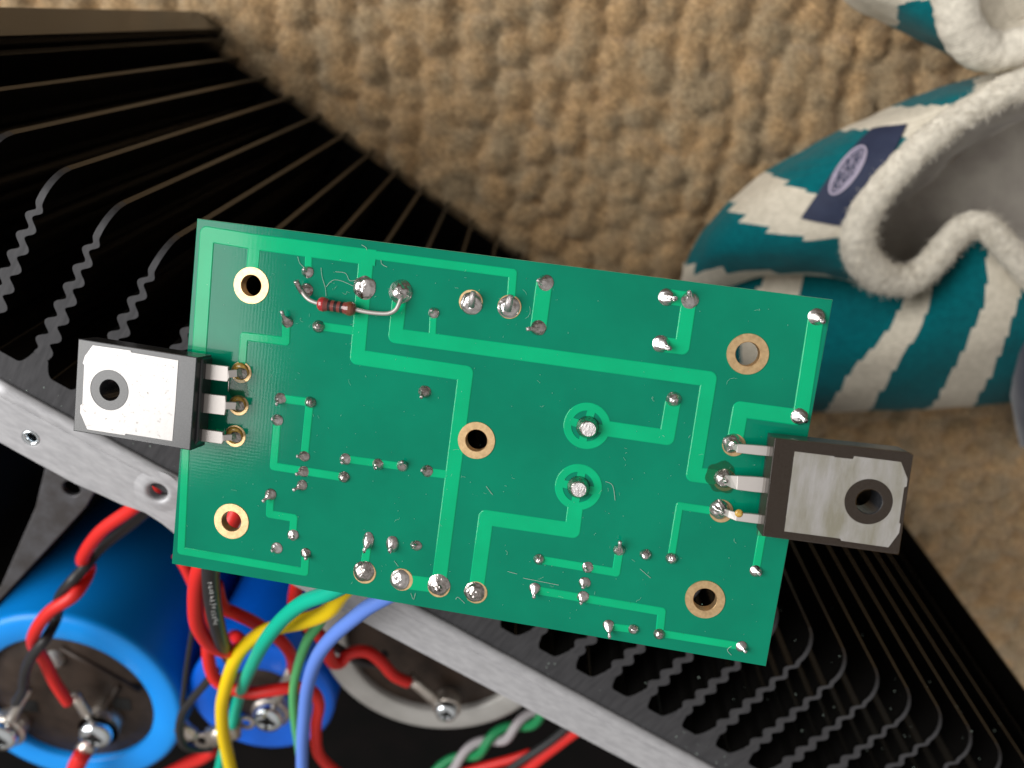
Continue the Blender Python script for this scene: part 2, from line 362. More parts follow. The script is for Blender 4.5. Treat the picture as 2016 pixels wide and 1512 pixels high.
# dust on the fins
parts = []
for k in range(260):
    f = random.choice([v for v in fins if v > 100]); y = random.uniform(-100, -66); z = -random.expovariate(1/14.)-1
    if z < -60: continue
    s = random.uniform(.05, .16); side = random.choice((-1, 1)); hw = 1.0+.5
    parts.append(box_data((f+side*hw, y, z), (s, s*random.uniform(1, 2.2), s), random.random()*3))
for k in range(60):
    x = random.uniform(-90, 150); parts.append(box_data((x, random.uniform(-110, -105.5), .03), (random.uniform(.06, .2),)*3, random.random()*3))
o = pydata('dust', *join_data(parts), None, ['lint_pale']); rt(o, HS); o['kind'] = 'stuff'

# ================================================================== chassis parts
BR = empty('steel_bracket', loc=(50, -116, 0)); bpy.context.view_layer.update()
tag(BR, 'long galvanised steel bracket running diagonally along the base of the heatsink', 'bracket')
hole_c = W(311, 968, 1.2); hole2 = W(60, 863, 1.2); hs_r = 19/px_mm(hole_c)
# main strip with scalloped lower edge
low = [W(x, y, 1.0) for x, y in ((-60, 838), (0, 871), (75, 913), (149, 953), (200, 975), (238, 993), (285, 1009), (318, 1030), (345, 1052), (380, 1080))]
low = [(p.x, p.y) for p in low]; xr = 175
yl = -120.9
low += [(low[-1][0]+5, yl), (xr, yl)]
yf_ = -113.4
outl = [(low[0][0], yf_)]+low+[(xr, yf_)]
o = plate('plate', outl, [circle(hole_c.x, hole_c.y, hs_r, 40), circle(hole2.x, hole2.y, 17/px_mm(hole2), 40)], -.3, 1.1, None, ['galvanised'], bevel=.18); rt(o, BR)
# rolled lip on the heatsink side
prof = [(-113.42, -.3), (-113.42, 1.05), (-113.0, 1.32), (-112.2, 1.38), (-111.2, 1.15), (-110.55, .6), (-110.35, .02)]
nx = 60; xs2 = np.linspace(low[0][0], xr, nx); V = []; Fc = []
for x in xs2:
    for y, z in prof: V.append((x, y+.04*math.sin(x*.9), z+.03*math.sin(x*.37+y)))
m_ = len(prof)
for i in range(nx-1):
    for k in range(m_-1): Fc.append((i*m_+k, (i+1)*m_+k, (i+1)*m_+k+1, i*m_+k+1))
Fc += [tuple(range(m_)), tuple((nx-1)*m_+k for k in range(m_))[::-1]]
Fc += [(i*m_, i*m_+m_-1, (i+1)*m_+m_-1, (i+1)*m_) for i in range(nx-1)]
o = pydata('rolled_lip', V, Fc, None, ['galvanised'], True); rt(o, BR)
# pressed collar round the big hole, threaded insert in the small one
V, Fc = lathe_data([(hs_r+.02, -.6), (hs_r+.02, 1.1), (hs_r+.35, 1.5), (hs_r+1.0, 1.55), (hs_r+2.0, 1.28), (hs_r+3.0, 1.12)], 48, (hole_c.x, hole_c.y, 0), False)
o = pydata('pressed_collar', V, Fc, None, ['galvanised'], True); rt(o, BR)
r2 = 17/px_mm(hole2)
V, Fc = lathe_data([(r2*.52, -6), (r2*.52, .4), (r2*.62, 1.0), (r2*.80, 1.25), (r2*.98, 1.15), (r2*1.0, .6), (r2*1.0, -6)], 40, (hole2.x, hole2.y, 0), False)
o = pydata('threaded_insert', V, Fc, None, ['bright_zinc'], True); rt(o, BR)
# strut lower down
zs = -26
q = [W(x, y, zs) for x, y in ((92, 905), (190, 962), (168, 1000), (0, 1181), (-70, 1240), (-60, 1195), (0, 1157), (69, 1000))]
hc = W(140, 962, zs)
o = plate('steel_strut', [(p.x, p.y) for p in q][::-1], [circle(hc.x, hc.y, 2.2, 24)], zs-1.5, zs, None, ['dull_steel'], bevel=.3)
tag(o, 'dull tapering steel strut going down left from the bracket', 'strut')
# dark box around the capacitors
CH = empty('amplifier_case', loc=(60, -200, ZF)); bpy.context.view_layer.update(); tag(CH, 'black painted metal case floor and wall around the capacitors', 'case')
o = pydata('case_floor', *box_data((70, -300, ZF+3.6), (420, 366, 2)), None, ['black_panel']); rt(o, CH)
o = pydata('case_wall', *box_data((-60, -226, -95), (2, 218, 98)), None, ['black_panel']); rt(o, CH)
o = pydata('dark_backing', *box_data((-100, -150, -66), (74, 64, 2)), None, ['black_panel']); rt(o, CH)  # black sheet added so the area left of the strut stays dark

# ================================================================== capacitors
def fit(pts, z):
    q = np.array([W(x, y, z)[:2] for x, y in pts]); A = np.c_[2*q, np.ones(len(q))]; s = np.linalg.lstsq(A, (q**2).sum(1), rcond=None)[0]
    return s[0], s[1], math.sqrt(s[2]+s[0]**2+s[1]**2)
def screw(name, c, r, parent, h=None, rz=0.4):
    h = h or r*.7
    V, Fc = lathe_data([(r, 0), (r, h*.55), (r*.9, h*.85), (r*.6, h), (r*.28, h*1.02), (r*.2, h*.55), (0, h*.5)], 28, c, False)
    o = pydata(name, V, Fc, None, ['bright_zinc'], True)
    cr_ = join_data([box_data((c[0], c[1], c[2]+h*.92), (r*1.15, r*.22, h*.3), rz), box_data((c[0], c[1], c[2]+h*.921), (r*.22, r*1.15, h*.3), rz)])
    rt(o, parent)
    k = pydata('cross_slot', *cr_, None, ['hole_black']); bpy.context.view_layer.update(); rt(k, o); return o
def capacitor(name, label, outer, inner, z, zbot, sleeve, extra=None):
    cx, cy, R = outer; ix, iy, Ri = inner; Ri = min(Ri, R*.8)
    e = empty(name, loc=(cx, cy, zbot)); bpy.context.view_layer.update(); tag(e, label, 'capacitor')
    V, Fc = lathe_data([(R-1.2, zbot), (R-.2, zbot+1), (R-.2, z-4), (R, z-2.6), (R-.1, z-1.0), (R-.9, z-.25), (R-2.2, z), (Ri+.5, z-.1), (Ri, z-.6), (Ri, z-3.5)], 96, (cx, cy, 0), False)
    o = pydata('sleeve', V, Fc, None, [sleeve], True); rt(o, e)
    V, Fc = lathe_data([(Ri-.02, z-2.6), (Ri*.88, z-2.3), (Ri*.84, z-1.6), (Ri*.5, z-1.5), (0, z-1.5)], 64, (cx, cy, 0), False)
    o = pydata('top_disc', V, Fc, None, ['phenolic'], True); rt(o, e)
    return e
def terminal(parent, p, d, rs, lug=True):
    """round boss, screw, ring lug and crimp sleeve at p, crimp pointing along d"""
    x, y, z = p
    o = pydata('terminal_post', *lathe_data([(rs*1.12, z-4), (rs*1.12, z-1), (rs*1.0, z), (0, z)], 28, (x, y, 0), False), None, ['crimp'], True); rt(o, parent)
    return screw('screw', (x, y, z+.8), rs, parent)
def lug(p, d, rs, wire_r, ln=6, name='ring_lug', parent=None):
    x, y, z = p; d = Vector((d[0], d[1], 0)).normalized()
    A = lathe_data([(rs*.7, 0), (rs*1.25, 0), (rs*1.25, .8), (rs*.7, .8)], 28, (x, y, z), False)
    c = Vector((x, y, z+wire_r*.6)); path = [c+d*(rs*1.1), c+d*(rs*1.6), c+d*(rs*1.6+ln*.5), c+d*(rs*1.6+ln)]
    B = tube_data(path, [wire_r*.5, wire_r*1.15, wire_r*1.05, wire_r*1.2], 12, flat=.8)
    return join_data([A, B]), path[-1]
CZ1, CZ2, CZ3 = -45.0, -50.0, -50.0
c1 = fit([(349, 1361), (353, 1440), (327, 1490), (20, 1216), (60, 1214), (139, 1220), (278, 1288)], CZ1)
c1i = fit([(60, 1268), (200, 1300), (290, 1400), (293, 1440), (260, 1485), (130, 1268)], CZ1)
c2 = fit([(475, 1478), (578, 1462), (391, 1387), (518, 1265)], CZ2); c2i = fit([(508, 1319), (528, 1444), (578, 1400), (455, 1385)], CZ2)
c3 = fit([(646, 1321), (699, 1381), (798, 1428), (878, 1440), (977, 1422)], CZ3); c3i = fit([(727, 1343), (779, 1381), (858, 1402), (977, 1383)], CZ3)
c1i = (c1i[0]-.6, c1i[1]+.4, c1i[2]*.975)
print('caps', c1, c1i, c2, c2i, c3, c3i)
cap1 = capacitor('large_capacitor', 'large light blue capacitor with a brown top disc and two screw terminals at lower left', c1, c1i, CZ1, ZF+6, 'blue_sleeve')
cap2 = capacitor('small_capacitor', 'small deep blue capacitor behind the yellow and teal wires', c2, c2i, CZ2, ZF+6, 'deep_blue_sleeve')
cap3 = capacitor('grey_capacitor', 'wide grey capacitor half under the steel bracket with one screw terminal', c3, c3i, CZ3, ZF+6, 'grey_can')
def up(p, dz): return (p[0], p[1], p[2]+dz)
t1 = W(196, 1434, CZ1+2.6); t2 = W(12, 1438, CZ1+2.6); t3 = W(533, 1402, CZ2+5); t4 = W(880, 1392, CZ3+5)
for cp, t, r in ((cap1, t1, 5.2), (cap1, t2, 5.2), (cap2, t3, 5.0), (cap3, t4, 3.6)):
    terminal(cp, t, None, r)
for (x, y) in ((58, 1390), (240, 1386)):
    p = W(x, y, CZ1-1.4); o = pydata('vent_hole', *box_data((p.x, p.y, CZ1-1.45), (5.6, 5.2, .3), .5), None, ['hole_black']); rt(o, cap1)
p = W(104, 1302, CZ1); o = pydata('moulded_nub', *lathe_data([(3, -2), (3, 0), (2, 1.4), (0, 1.7)], 20, (p.x, p.y, CZ1), False), None, ['grey_can'], True); rt(o, cap1)
for k, (a, b) in enumerate((((120, 1275), (275, 1360)), ((205, 1400), (235, 1350)))):
    p0, p1 = W(*a, CZ1-1.2), W(*b, CZ1-1.2); o = tube('moulded_ridge', [p0, (p0+p1)/2, p1], .9, None, ['phenolic']); rt(o, cap1)

# ================================================================== wires
def wire(name, label, pts, wpx, m, group=None, seg=14, n=8, parent=None):
    P = [W(x, y, z) for x, y, z in pts]; path = catmull(P, n)
    mid = P[len(P)//2]; r = wpx/2/px_mm(mid)
    o = tube(name, path, r, None, [m], seg)
    if label: tag(o, label, 'wire', group)
    return o, path, r
def end_lug(w, p, target, r, rs, tip):
    """bare crimp from wire end p to the terminal target"""
    d = Vector(p)-Vector(target); (V, Fc), _ = lug((target[0], target[1], target[2]), d, rs, r, max(2, d.to_2d().length-rs*1.6))
    o = pydata('ring_lug', V, Fc, None, ['crimp'], True); bpy.context.view_layer.update(); rt(o, w)
# flying leads to the board
wire('wire', 'thick yellow wire curving down from under the board', [(700, 1140, 14), (673, 1169, 12), (647, 1203, 8), (598, 1223, 2), (528, 1240, -6), (484, 1270, -12), (459, 1308, -15), (443, 1358, -18), (437, 1392, -20), (439, 1440, -22), (449, 1490, -24), (462, 1550, -26)], 27, 'pvc_yellow')
wire('wire', 'teal wire crossing over the yellow one below the board', [(690, 1145, 19), (645, 1168, 17), (598, 1186, 13), (558, 1217, 8), (524, 1259, 2), (502, 1298, -8), (479, 1348, -22), (466, 1388, -32), (458, 1425, -36), (440, 1480, -38), (425, 1550, -40)], 26, 'pvc_teal')
wire('wire', 'thin mid green wire between the teal and the blue wires', [(640, 1205, -2), (629, 1227, -5), (606, 1259, -9), (588, 1308, -16), (578, 1358, -22), (580, 1415, -26), (590, 1480, -30), (600, 1550, -32)], 18, 'pvc_green')
wire('wire', 'cornflower blue wire curving down in front of the small capacitor', [(790, 1160, 14), (735, 1189, 12), (705, 1210, 10), (656, 1252, 5), (624, 1295, 0), (606, 1351, -6), (599, 1410, -10), (595, 1465, -12), (595, 1550, -14)], 28, 'pvc_blue')
# thick red / black from the board
wr, _, _ = wire('wire', 'thick red wire looping from under the board round the black one', [(480, 970, 3), (455, 1030, 5), (418, 1080, 9), (393, 1122, 8), (385, 1179, 2), (389, 1229, -4), (411, 1265, -9), (440, 1281, -13), (468, 1280, -17), (474, 1264, -22), (462, 1252, -29), (452, 1262, -38)], 28, 'pvc_red')
o, path, r = wire('wire', 'thick black wire with faint white print hanging beside the red one', [(420, 1090, 15), (415, 1124, 11), (418, 1179, 5), (427, 1229, -2), (440, 1272, -12), (455, 1300, -24)], 31, 'pvc_black')
pr = []; camv = Vector((0, 0, H))
for k in range(13):
    i = 9+k; i = min(i, len(path)-2); c = path[i]; t = (path[i+1]-c).normalized(); v = (camv-c).normalized(); v = (v-t*v.dot(t)).normalized(); s = t.cross(v)
    for j in range(3):
        a = (random.random()-.5)*.32; cc = c+t*(random.random()*.8)+(v*math.cos(a)+s*math.sin(a))*(r*1.0+.02)
        dr = (t*random.uniform(-1, 1)+s*random.uniform(-1, 1)).normalized()*.42
        pr.append(tube_data([cc-dr, cc+dr], .075, 5))
k = pydata('printed_marking', *join_data(pr), None, ['print_white']); bpy.context.view_layer.update(); rt(k, o)
w2, p2, r2_ = wire('wire', 'red wire arching over the small capacitor behind the teal one', [(425, 1150, -12), (437, 1193, -14), (465, 1208, -16), (500, 1225, -19), (548, 1257, -24), (572, 1288, -30), (577, 1318, -38)], 25, 'pvc_red')
end_lug(w2, p2[-1], t3, r2_, 5.0, None)
wire('wire', 'red wire dropping past the small capacitor, then passing right under yellow and teal wires', [(352, 1090, -24), (372, 1125, -24), (395, 1180, -24), (409, 1240, -24), (410, 1290, -25), (419, 1328, -26), (440, 1349, -26), (488, 1363, -25), (530, 1360, -25), (572, 1354, -26), (610, 1358, -28), (628, 1385, -30), (622, 1430, -33), (626, 1480, -36), (650, 1510, -38), (690, 1540, -40)], 24, 'pvc_red', n=6)
w3, p3, r3 = wire('wire', 'red wire running over the grey capacitor to its screw terminal', [(600, 1110, -20), (585, 1150, -22), (580, 1195, -23), (600, 1225, -24), (633, 1256, -25), (651, 1299, -30), (669, 1305, -34), (690, 1285, -35), (723, 1283, -36), (749, 1301, -38), (775, 1329, -40), (804, 1343, -42)], 24, 'pvc_red')
end_lug(w3, p3[-1], t4, r3, 3.6, None)
wire('wire', 'black wire crossing beneath the red one over the grey capacitor', [(600, 1240, -27), (640, 1262, -30), (672, 1280, -36), (700, 1298, -39), (735, 1306, -42), (760, 1285, -46)], 17, 'pvc_black')
wire('wire', 'thin grey black wire hanging over the gap between the two blue capacitors', [(388, 1190, -26), (379, 1239, -27), (367, 1318, -30), (359, 1388, -33)], 10, 'pvc_black')
wire('wire', 'black wire hooking round the edge of the small blue capacitor', [(425, 1320, -30), (405, 1345, -31), (380, 1374, -32), (360, 1402, -33), (353, 1436, -34), (362, 1466, -36), (390, 1475, -40), (420, 1472, -42)], 16, 'pvc_black')
# twisted red / black pair on the left
wl, pl, rl = wire('wire', 'red wire of the twisted pair running to the large capacitor', [(310, 950, -14), (300, 968, -15), (258, 1003, -18), (198, 1047, -21), (163, 1099, -27), (176, 1120, -32), (149, 1169, -24), (99, 1203, -23), (71, 1240, -25), (66, 1268, -31), (88, 1300, -35), (107, 1341, -36), (135, 1383, -38)], 25, 'pvc_red')
end_lug(wl, pl[-1], t1, rl, 5.2, None)
wl, pl, rl = wire('wire', 'black wire of the twisted pair running to the edge terminal of the large capacitor', [(340, 965, -20), (262, 1030, -26), (200, 1078, -31), (165, 1119, -27), (139, 1147, -25), (117, 1177, -28), (112, 1215, -33), (90, 1258, -27), (66, 1288, -27), (50, 1323, -30), (46, 1357, -33), (32, 1383, -36)], 20, 'pvc_black')
end_lug(wl, pl[-1], t2, rl, 5.2, None)
wl, pl, rl = wire('wire', 'short red wire leaving the large capacitor at the lower photo edge', [(140, 1560, -36), (148, 1515, -37), (163, 1485, -38)], 33, 'pvc_red')
end_lug(wl, pl[-1], t1, rl, 5.2, None)
wl, pl, rl = wire('wire', 'dark red wire low in the gap below the two blue capacitors', [(420, 1475, -52), (400, 1490, -54), (370, 1503, -56), (320, 1530, -58)], 26, 'pvc_red')
p = W(400, 1455, -38); (V, Fc), _ = lug((p.x, p.y, -38), (-1, .35, 0), 2.6, 2.3, 5)
o = pydata('spare_lug', V, Fc, None, ['crimp'], True); tag(o, 'pale crimped ring lug hanging off the small blue capacitor', 'lug')
p = W(486, 1420, -38); (V, Fc), _ = lug((p.x, p.y, -38), (-.6, -1, 0), 2.2, 3.0, 9)
o = pydata('spare_lug', V, Fc, None, ['crimp'], True); tag(o, 'long silvery crimp lying between the teal wire and the small capacitor screw', 'lug')
# twisted green / grey pair and the wires at the bottom right of the box
def twist(pts, off, ph, lab, wpx, m, turns, z):
    P = catmull([W(x, y, z) for x, y in pts], 14); out = []
    n = len(P)
    for i, p in enumerate(P):
        t = (P[min(i+1, n-1)]-P[max(i-1, 0)]).normalized(); s = t.cross(Vector((0, 0, 1))).normalized(); a = ph+turns*2*math.pi*i/n
        out.append(p+(s*math.cos(a)+Vector((0, 0, 1))*math.sin(a))*off)
    r = wpx/2/px_mm(P[n//2]); tag(tube('wire', out, r, None, [m], 12), lab, 'wire')
tp = [(1080, 1395), (1020, 1430), (960, 1462), (900, 1498), (840, 1540)]
twist(tp, 1.9, 0.2, 'green wire twisted round a pale grey one under the bracket', 18, 'pvc_dark_green', 2.3, -60)
twist(tp, 1.9, 3.34, 'pale grey wire twisted round a green one under the bracket', 18, 'pvc_grey', 2.3, -60)
wire('wire', 'red wire coming out under the bracket near the bottom edge of the photo', [(1150, 1425, -48), (1103, 1460, -48), (1049, 1502, -48), (1000, 1550, -48)], 25, 'pvc_red')
wire('wire', 'dark grey wire beside the red one under the bracket near the bottom edge', [(1130, 1420, -46), (1083, 1460, -46), (1019, 1503, -46), (960, 1545, -46)], 15, 'pvc_black')
wire('wire', 'bright red wire lying flat along the bottom edge of the photo', [(1045, 1482, -58), (1012, 1493, -58), (960, 1507, -58), (880, 1530, -58)], 17, 'pvc_red')

# ================================================================== circuit board
PCB = empty('circuit_board', matrix=BMAT); tag(PCB, 'green printed circuit board shown solder side up over the heatsink', 'circuit board')
bpy.context.view_layer.update()
def bp(o):
    o.parent = PCB; return o
holes = [(495, 562, 36.5, 20.5), (938, 867, 37.5, 21.5), (456, 1026, 36, 20), (1472, 697, 41, 23.5), (1388, 1180, 39, 22.5)]
hb = []
for x, y, ro, ri in holes:
    u, v = bl(x, y); s = bscale(x, y); hb.append((u, v, ro/s, ri/s))
TH = 1.6
outline = [bl(388, 430), bl(338, 1110), bl(1508, 1312), bl(1640, 590)]
o = plate('board', outline, [circle(u, v, ri+.02, 56) for u, v, ro, ri in hb], -TH, 0, None, ['solder_mask', 'fr4_edge'], bevel=.10, topmat=0, sidemat=1); bp(o)
for i, (u, v, ro, ri) in enumerate(hb):
    V, Fc = lathe_data([(ri, -TH-.05), (ri, .03), (ri+.08, .125), (ro-.06, .125), (ro, .0)], 56, (u, v, 0), False)
    bp(pydata('mounting_ring', V, Fc, None, ['gold'], False))
# --- traces
def offset_poly(P, w):
    """outline of a stroked polyline, mitred inside and rounded outside"""
    n = len(P); left = []; right = []
    def nrm(a, b):
        d = (b-a).normalized(); return Vector((-d.y, d.x)), d
    for i in range(n):
        if i == 0 or i == n-1:
            a, d = nrm(P[0], P[1]) if i == 0 else nrm(P[-2], P[-1]); left.append([P[i]+a*w]); right.append([P[i]-a*w]); continue
        n1, d1 = nrm(P[i-1], P[i]); n2, d2 = nrm(P[i], P[i+1]); cr = d1.x*d2.y-d1.y*d2.x
        m = (n1+n2).normalized(); ml = w/max(.3, m.dot(n1)); K = 6; RR = w*.95
        if abs(cr) < .02: left.append([P[i]+m*ml]*1); right.append([P[i]-m*ml]*1); continue
        sgn = 1 if cr > 0 else -1            # turning left: left side is the inner one
        inner = [P[i]+m*ml*sgn]; c = P[i]-m*sgn*(ml-RR/max(.3, m.dot(n1)))
        a1 = -n1*sgn; a2 = -n2*sgn; arc = []
        for k in range(K+1):
            q = (a1*(1-k/K)+a2*(k/K)).normalized(); arc.append(c+q*RR)
        if sgn > 0: left.append(inner); right.append(arc)
        else: left.append(arc); right.append(inner)
    return [p for g in left for p in g]+[p for g in reversed(right) for p in reversed(g)]
def trace(pts, wpx, h=.085, w_end=None):
    P = [Vector(bl(x, y)) for x, y in pts]; s = bscale(*pts[len(pts)//2]); w = wpx/2/s
    lv = [(.15, -.005), (.12, h*.5), (0, h*1.15)]
    rings = [[Vector((p.x, p.y)) for p in offset_poly(P, w-.07+e)] for e, z in lv]
    n = len(rings[0]); V = []; Fc = []
    for r, (e, z) in zip(rings, lv): V += [(p.x, p.y, z) for p in r]
    for i in range(2):
        for k in range(n): Fc.append((i*n+k, i*n+(k+1) % n, (i+1)*n+(k+1) % n, (i+1)*n+k))
    Fc.append(tuple(2*n+k for k in range(n)))
    bm = bmesh.new(); vs = [bm.verts.new(Vector(v)*U) for v in V]
    for f in Fc:
        try: bm.faces.new([vs[i] for i in f])
        except ValueError: pass
    bmesh.ops.triangulate(bm, faces=[f for f in bm.faces if len(f.verts) > 4]); bmesh.ops.recalc_face_normals(bm, faces=bm.faces)
    me = bpy.data.meshes.new('trace'); bm.to_mesh(me); bm.free(); me.update()
    if sum(p.normal.z*p.area for p in me.polygons) < 0: me.flip_normals()
    return bp(link('trace', me, None, ['mask_over_copper']))
trace([(392, 700), (408, 461), (499, 476), (740, 508)], 29)
trace([(732, 501.5), (1010, 538), (1006, 590)], 15.5, .08)
trace([(366, 885), (357, 1084), (600, 1126), (602, 1092)], 14.5)
trace([(365.5, 892), (384, 700)], 14.5, .078)
trace([(501, 484), (497, 530)], 24, .08)
trace([(608, 500), (607, 530)], 13, .08)
trace([(721, 512), (704, 703), (917, 735), (864, 1150)], 29, .078)
trace([(636, 643), (702, 652)], 15, .07)
trace([(787, 585), (779, 661), (1396, 746), (1366, 934), (1428, 942)], 29)
trace([(853, 622), (851, 668)], 13, .07)
trace([(1072, 556), (1060, 646)], 31)
trace([(1314, 584), (1357, 590), (1343, 683), (1303, 678)], 28)
trace([(1606, 630), (1576, 822)], 29)
trace([(1574, 822), (1458, 806), (1447, 868)], 30, .07)
trace([(1196, 844), (1313, 861), (1325, 792)], 29, .075)
trace([(1133, 995), (1127, 1044), (957, 1019), (938, 1160)], 29, .075)
trace([(795, 1145), (860, 1153)], 28, .07)
trace([(724, 1072), (717, 1120)], 15)
trace([(564, 638), (563, 672), (481, 662), (476, 725)], 15)
trace([(556, 785), (610, 792), (600, 894)], 15)
trace([(546, 832), (539, 918), (672, 939)], 14.5)
trace([(684, 904), (788, 918)], 13.5)
trace([(846, 930), (886, 935)], 15, .07)
trace([(533, 978), (531, 1012), (579, 1020), (577, 1048)], 14)
trace([(1064, 1102), (1213, 1127), (1219, 1088)], 15)
trace([(1056, 1162), (1303, 1204), (1299, 1244)], 15)
trace([(1202, 1234), (1244, 1239)], 13)
trace([(1302, 1247), (1456, 1272)], 13.5)
trace([(1412, 1007), (1338, 996), (1322, 1094)], 13.5)
trace([(1506, 1020), (1489, 1118)], 14)
trace([(425, 850), (458, 857)], 12)
# thermal relief rings of the two thick pins
def thermal(x, y, rop, rip, rsp, dirs):
    u, v = bl(x, y); s = bscale(x, y); ro, ri, rs = rop/s, rip/s, rsp/s
    V, Fc = lathe_data([(ri-.05, 0), (ri, .08), (ro-.05, .08), (ro+.04, .05), (ro+.08, 0)], 72, (u, v, 0), False)
    parts = [(V, Fc)]
    for a in dirs:
        a = math.radians(a); c = (u+math.cos(a)*(rs+ri)/2, v+math.sin(a)*(rs+ri)/2, .036); parts.append(box_data(c, (ri-rs+.5, 1.25, .076), a))
    bp(pydata('thermal_ring', *join_data(parts), None, ['mask_over_copper']))
thermal(1155.6, 838.5, 45.5, 31, 22, (82, 172, 262, -2)); thermal(1138.8, 959, 45.5, 31, 22, (86, 176, 266, -4))
# --- solder joints
def blob(x, y, r, tip=(0, 0), h=None, m='solder', ax=(1, 1), stub=None, tipr=None, rot=0, flat=1.0, name='solder_joint', seed=None):
    u, v = bl(x, y); s = bscale(x, y); R = r/s
    tl = math.hypot(*tip); tx, ty = bl(x+tip[0], y+tip[1]); tx -= u; ty -= v
    h = h if h is not None else R*.8; S = 24; K = 9; V = []; Fc = []
    sd = random.random()*100; n = K+1
    tr = tipr if tipr is not None else (.26 if tl > 3 else .0)
    for k in range(K):
        f = 1-k/(K-1)                       # 1 rim .. 0 apex
        g = (1-f); sh = g**1.25
        rad = R*max(f**(.75 if tl < 3 else 1.15), tr*.99 if tl > 3 else .02)
        z = h*(math.sin(g*math.pi/2)**1.0 if tl < 3 else g**.8)
        for q in range(S):
            a = 2*math.pi*q/S; nn = noise.noise(Vector((math.cos(a)*1.5+sd, math.sin(a)*1.5, g*3.0)))*(.20 if r < 18 else .34)*(.3+g)
            V.append(Vector((u+tx*sh+math.cos(a)*rad*ax[0]*(1+nn), v+ty*sh+math.sin(a)*rad*ax[1]*(1+nn), .07+z*(1+nn*.8))))
        if k:
            for q in range(S): Fc.append(((k-1)*S+q, (k-1)*S+(q+1) % S, k*S+(q+1) % S, k*S+q))
    Fc.append(tuple((K-1)*S+q for q in range(S)))
    o = bp(pydata(name, V, Fc, None, [m], True))
    if stub:
        d = Vector((tx, ty, h*.45)).normalized() if tl > 3 else Vector((0, 0, 1)); p0 = Vector((u+tx*.82, v+ty*.82, .07+h*.85)); ln = stub/s
        k = tube('lead_end', [p0, p0+d*ln*.5, p0+d*ln], .29, None, ['cut_lead'], 10); k.parent = o
    return o
def pad_ring(x, y, r, m='gold'):
    u, v = bl(x, y); s = bscale(x, y); R = r/s
    return bp(pydata('solder_pad', *lathe_data([(0, .09), (R*.5, .092), (R-.06, .09), (R, .0)], 40, (u, v, 0), False), None, [m]))
B = blob
B(606, 535, 12, (-3, -4), h=.9, stub=4); B(566, 634, 11.5, (-4, -17), h=1.2, stub=9, m='solder_dark'); B(627, 643, 12.5, h=1.0, m='solder_dark')
B(718, 566, 23.5, h=.75, m='solder'); B(789, 575, 23.5, h=1.5)
B(854, 616, 11, (-2, -5), h=.9, stub=3); B(1074, 557, 16, (-12, -4), h=1.1, stub=6); B(1060, 645, 15.5, (-18, 2), h=1.1, stub=8, m='solder_dark')
B(1313, 585, 17, (15, 3), h=1.3, stub=3); B(1358, 591, 17, (-3, -15), h=1.2, stub=6); B(1301, 677, 17, (16, 8), h=1.2, stub=5)
B(1608, 624, 17, (8, 9), h=1.2, stub=4); B(1574, 820, 17, (8, 6), h=1.2, stub=3); B(1326, 786, 15, h=.9)
B(552, 785, 12, (-2, 9), h=1.1, stub=3); B(611, 792, 11.5, h=.95, m='solder_dark'); B(546, 827, 12, (-5, -4), h=1.0, stub=3); B(599, 898, 11, (-9, -2), h=.9, stub=4, m='solder_dark')
B(598, 928, 11, (-10, 3), h=.9, stub=4, m='solder_dark'); B(595, 955, 10.5, (-11, 6), h=.9, stub=6, m='solder_dark'); B(533, 973, 11.5, (-8, 9), h=1.1, stub=6, m='solder_dark'); B(680, 904, 11.5, (-3, 4), h=.8, stub=4)
B(744, 914, 11.5, (-1, 5), h=1.2); B(792, 917, 11.5, (3, -10), h=1.1, stub=4); B(841, 927, 12, (-7, -4), h=1.0, stub=4, m='solder_dark'); B(677, 939, 11.5, h=.7, m='solder_dark'); B(836, 771, 12.5, (-3, 9), h=1.2, stub=3, m='solder_dark')
B(577, 1053, 11.5, (3, 3), h=.7); B(545, 1079, 11.5, (-5, 2), h=.7, stub=4); B(602, 1089, 10.5, (4, 6), h=.9, stub=5, m='solder_dark')
B(725, 1064, 12, (-3, 16), h=1.4, ax=(.92, 1.5), stub=3); B(772, 1071, 13.5, (0, 9), h=1.2, ax=(.95, 1.25), stub=3); B(819, 1074, 12, (-2, -3), h=.9, ax=(1, .85))
for x, y in ((718, 1127), (791, 1141), (864, 1154), (937, 1166)): pad_ring(x, y, 23)
B(717, 1125, 21.5, h=.9, m='solder_dark'); B(788, 1141, 20.5, h=.7, m='solder'); B(864, 1151, 22.5, (2, 4), h=1.0, m='solder_dark'); B(934, 1165, 21, h=.85, m='solder_dark')
B(1061, 1101, 11, h=.8); B(1157, 1117, 11.5, (-3, 2), h=.8, stub=3); B(1151, 1147, 11.5, (-3, 6), h=.8, stub=3); B(1148, 1175, 12, (-4, 8), h=.9, stub=3); B(1053, 1158, 11.5, (-1, 13), h=1.0, stub=4)
B(1219, 1083, 11.5, (1, -17), h=1.3, stub=10); B(1271, 1092, 11.5, (-2, 2), h=.8); B(1322, 1099, 12, h=.8); B(1198, 1231, 11.5, (2, 16), h=1.3, stub=4)
B(1247, 1239, 10.5, h=.7); B(1298, 1248, 11.5, h=.8, m='solder_dark'); B(1460, 1273, 11.5, (6, 5), h=.9, stub=3); B(1488, 1124, 12, (6, 2), h=.9)
pad_ring(927, 594, 24); pad_ring(1003, 604, 24)
B(928, 597, 22.5, h=.7); B(1002, 605, 22.5, h=.75)
for (x0, y0, x1, y1, w) in ((929, 603, 932, 574, 6.5), (1000, 610, 1006, 581, 7.5)):
    s = bscale(x0, y0); a = Vector((*bl(x0, y0), .7)); b = Vector((*bl(x1, y1, 1.6), 1.6)); bp(tube('clipped_lead', [a, (a+b)/2+Vector((0, 0, .15)), b], [w/s*1.1, w/s, w/s*.75], None, ['cut_lead'], 12))
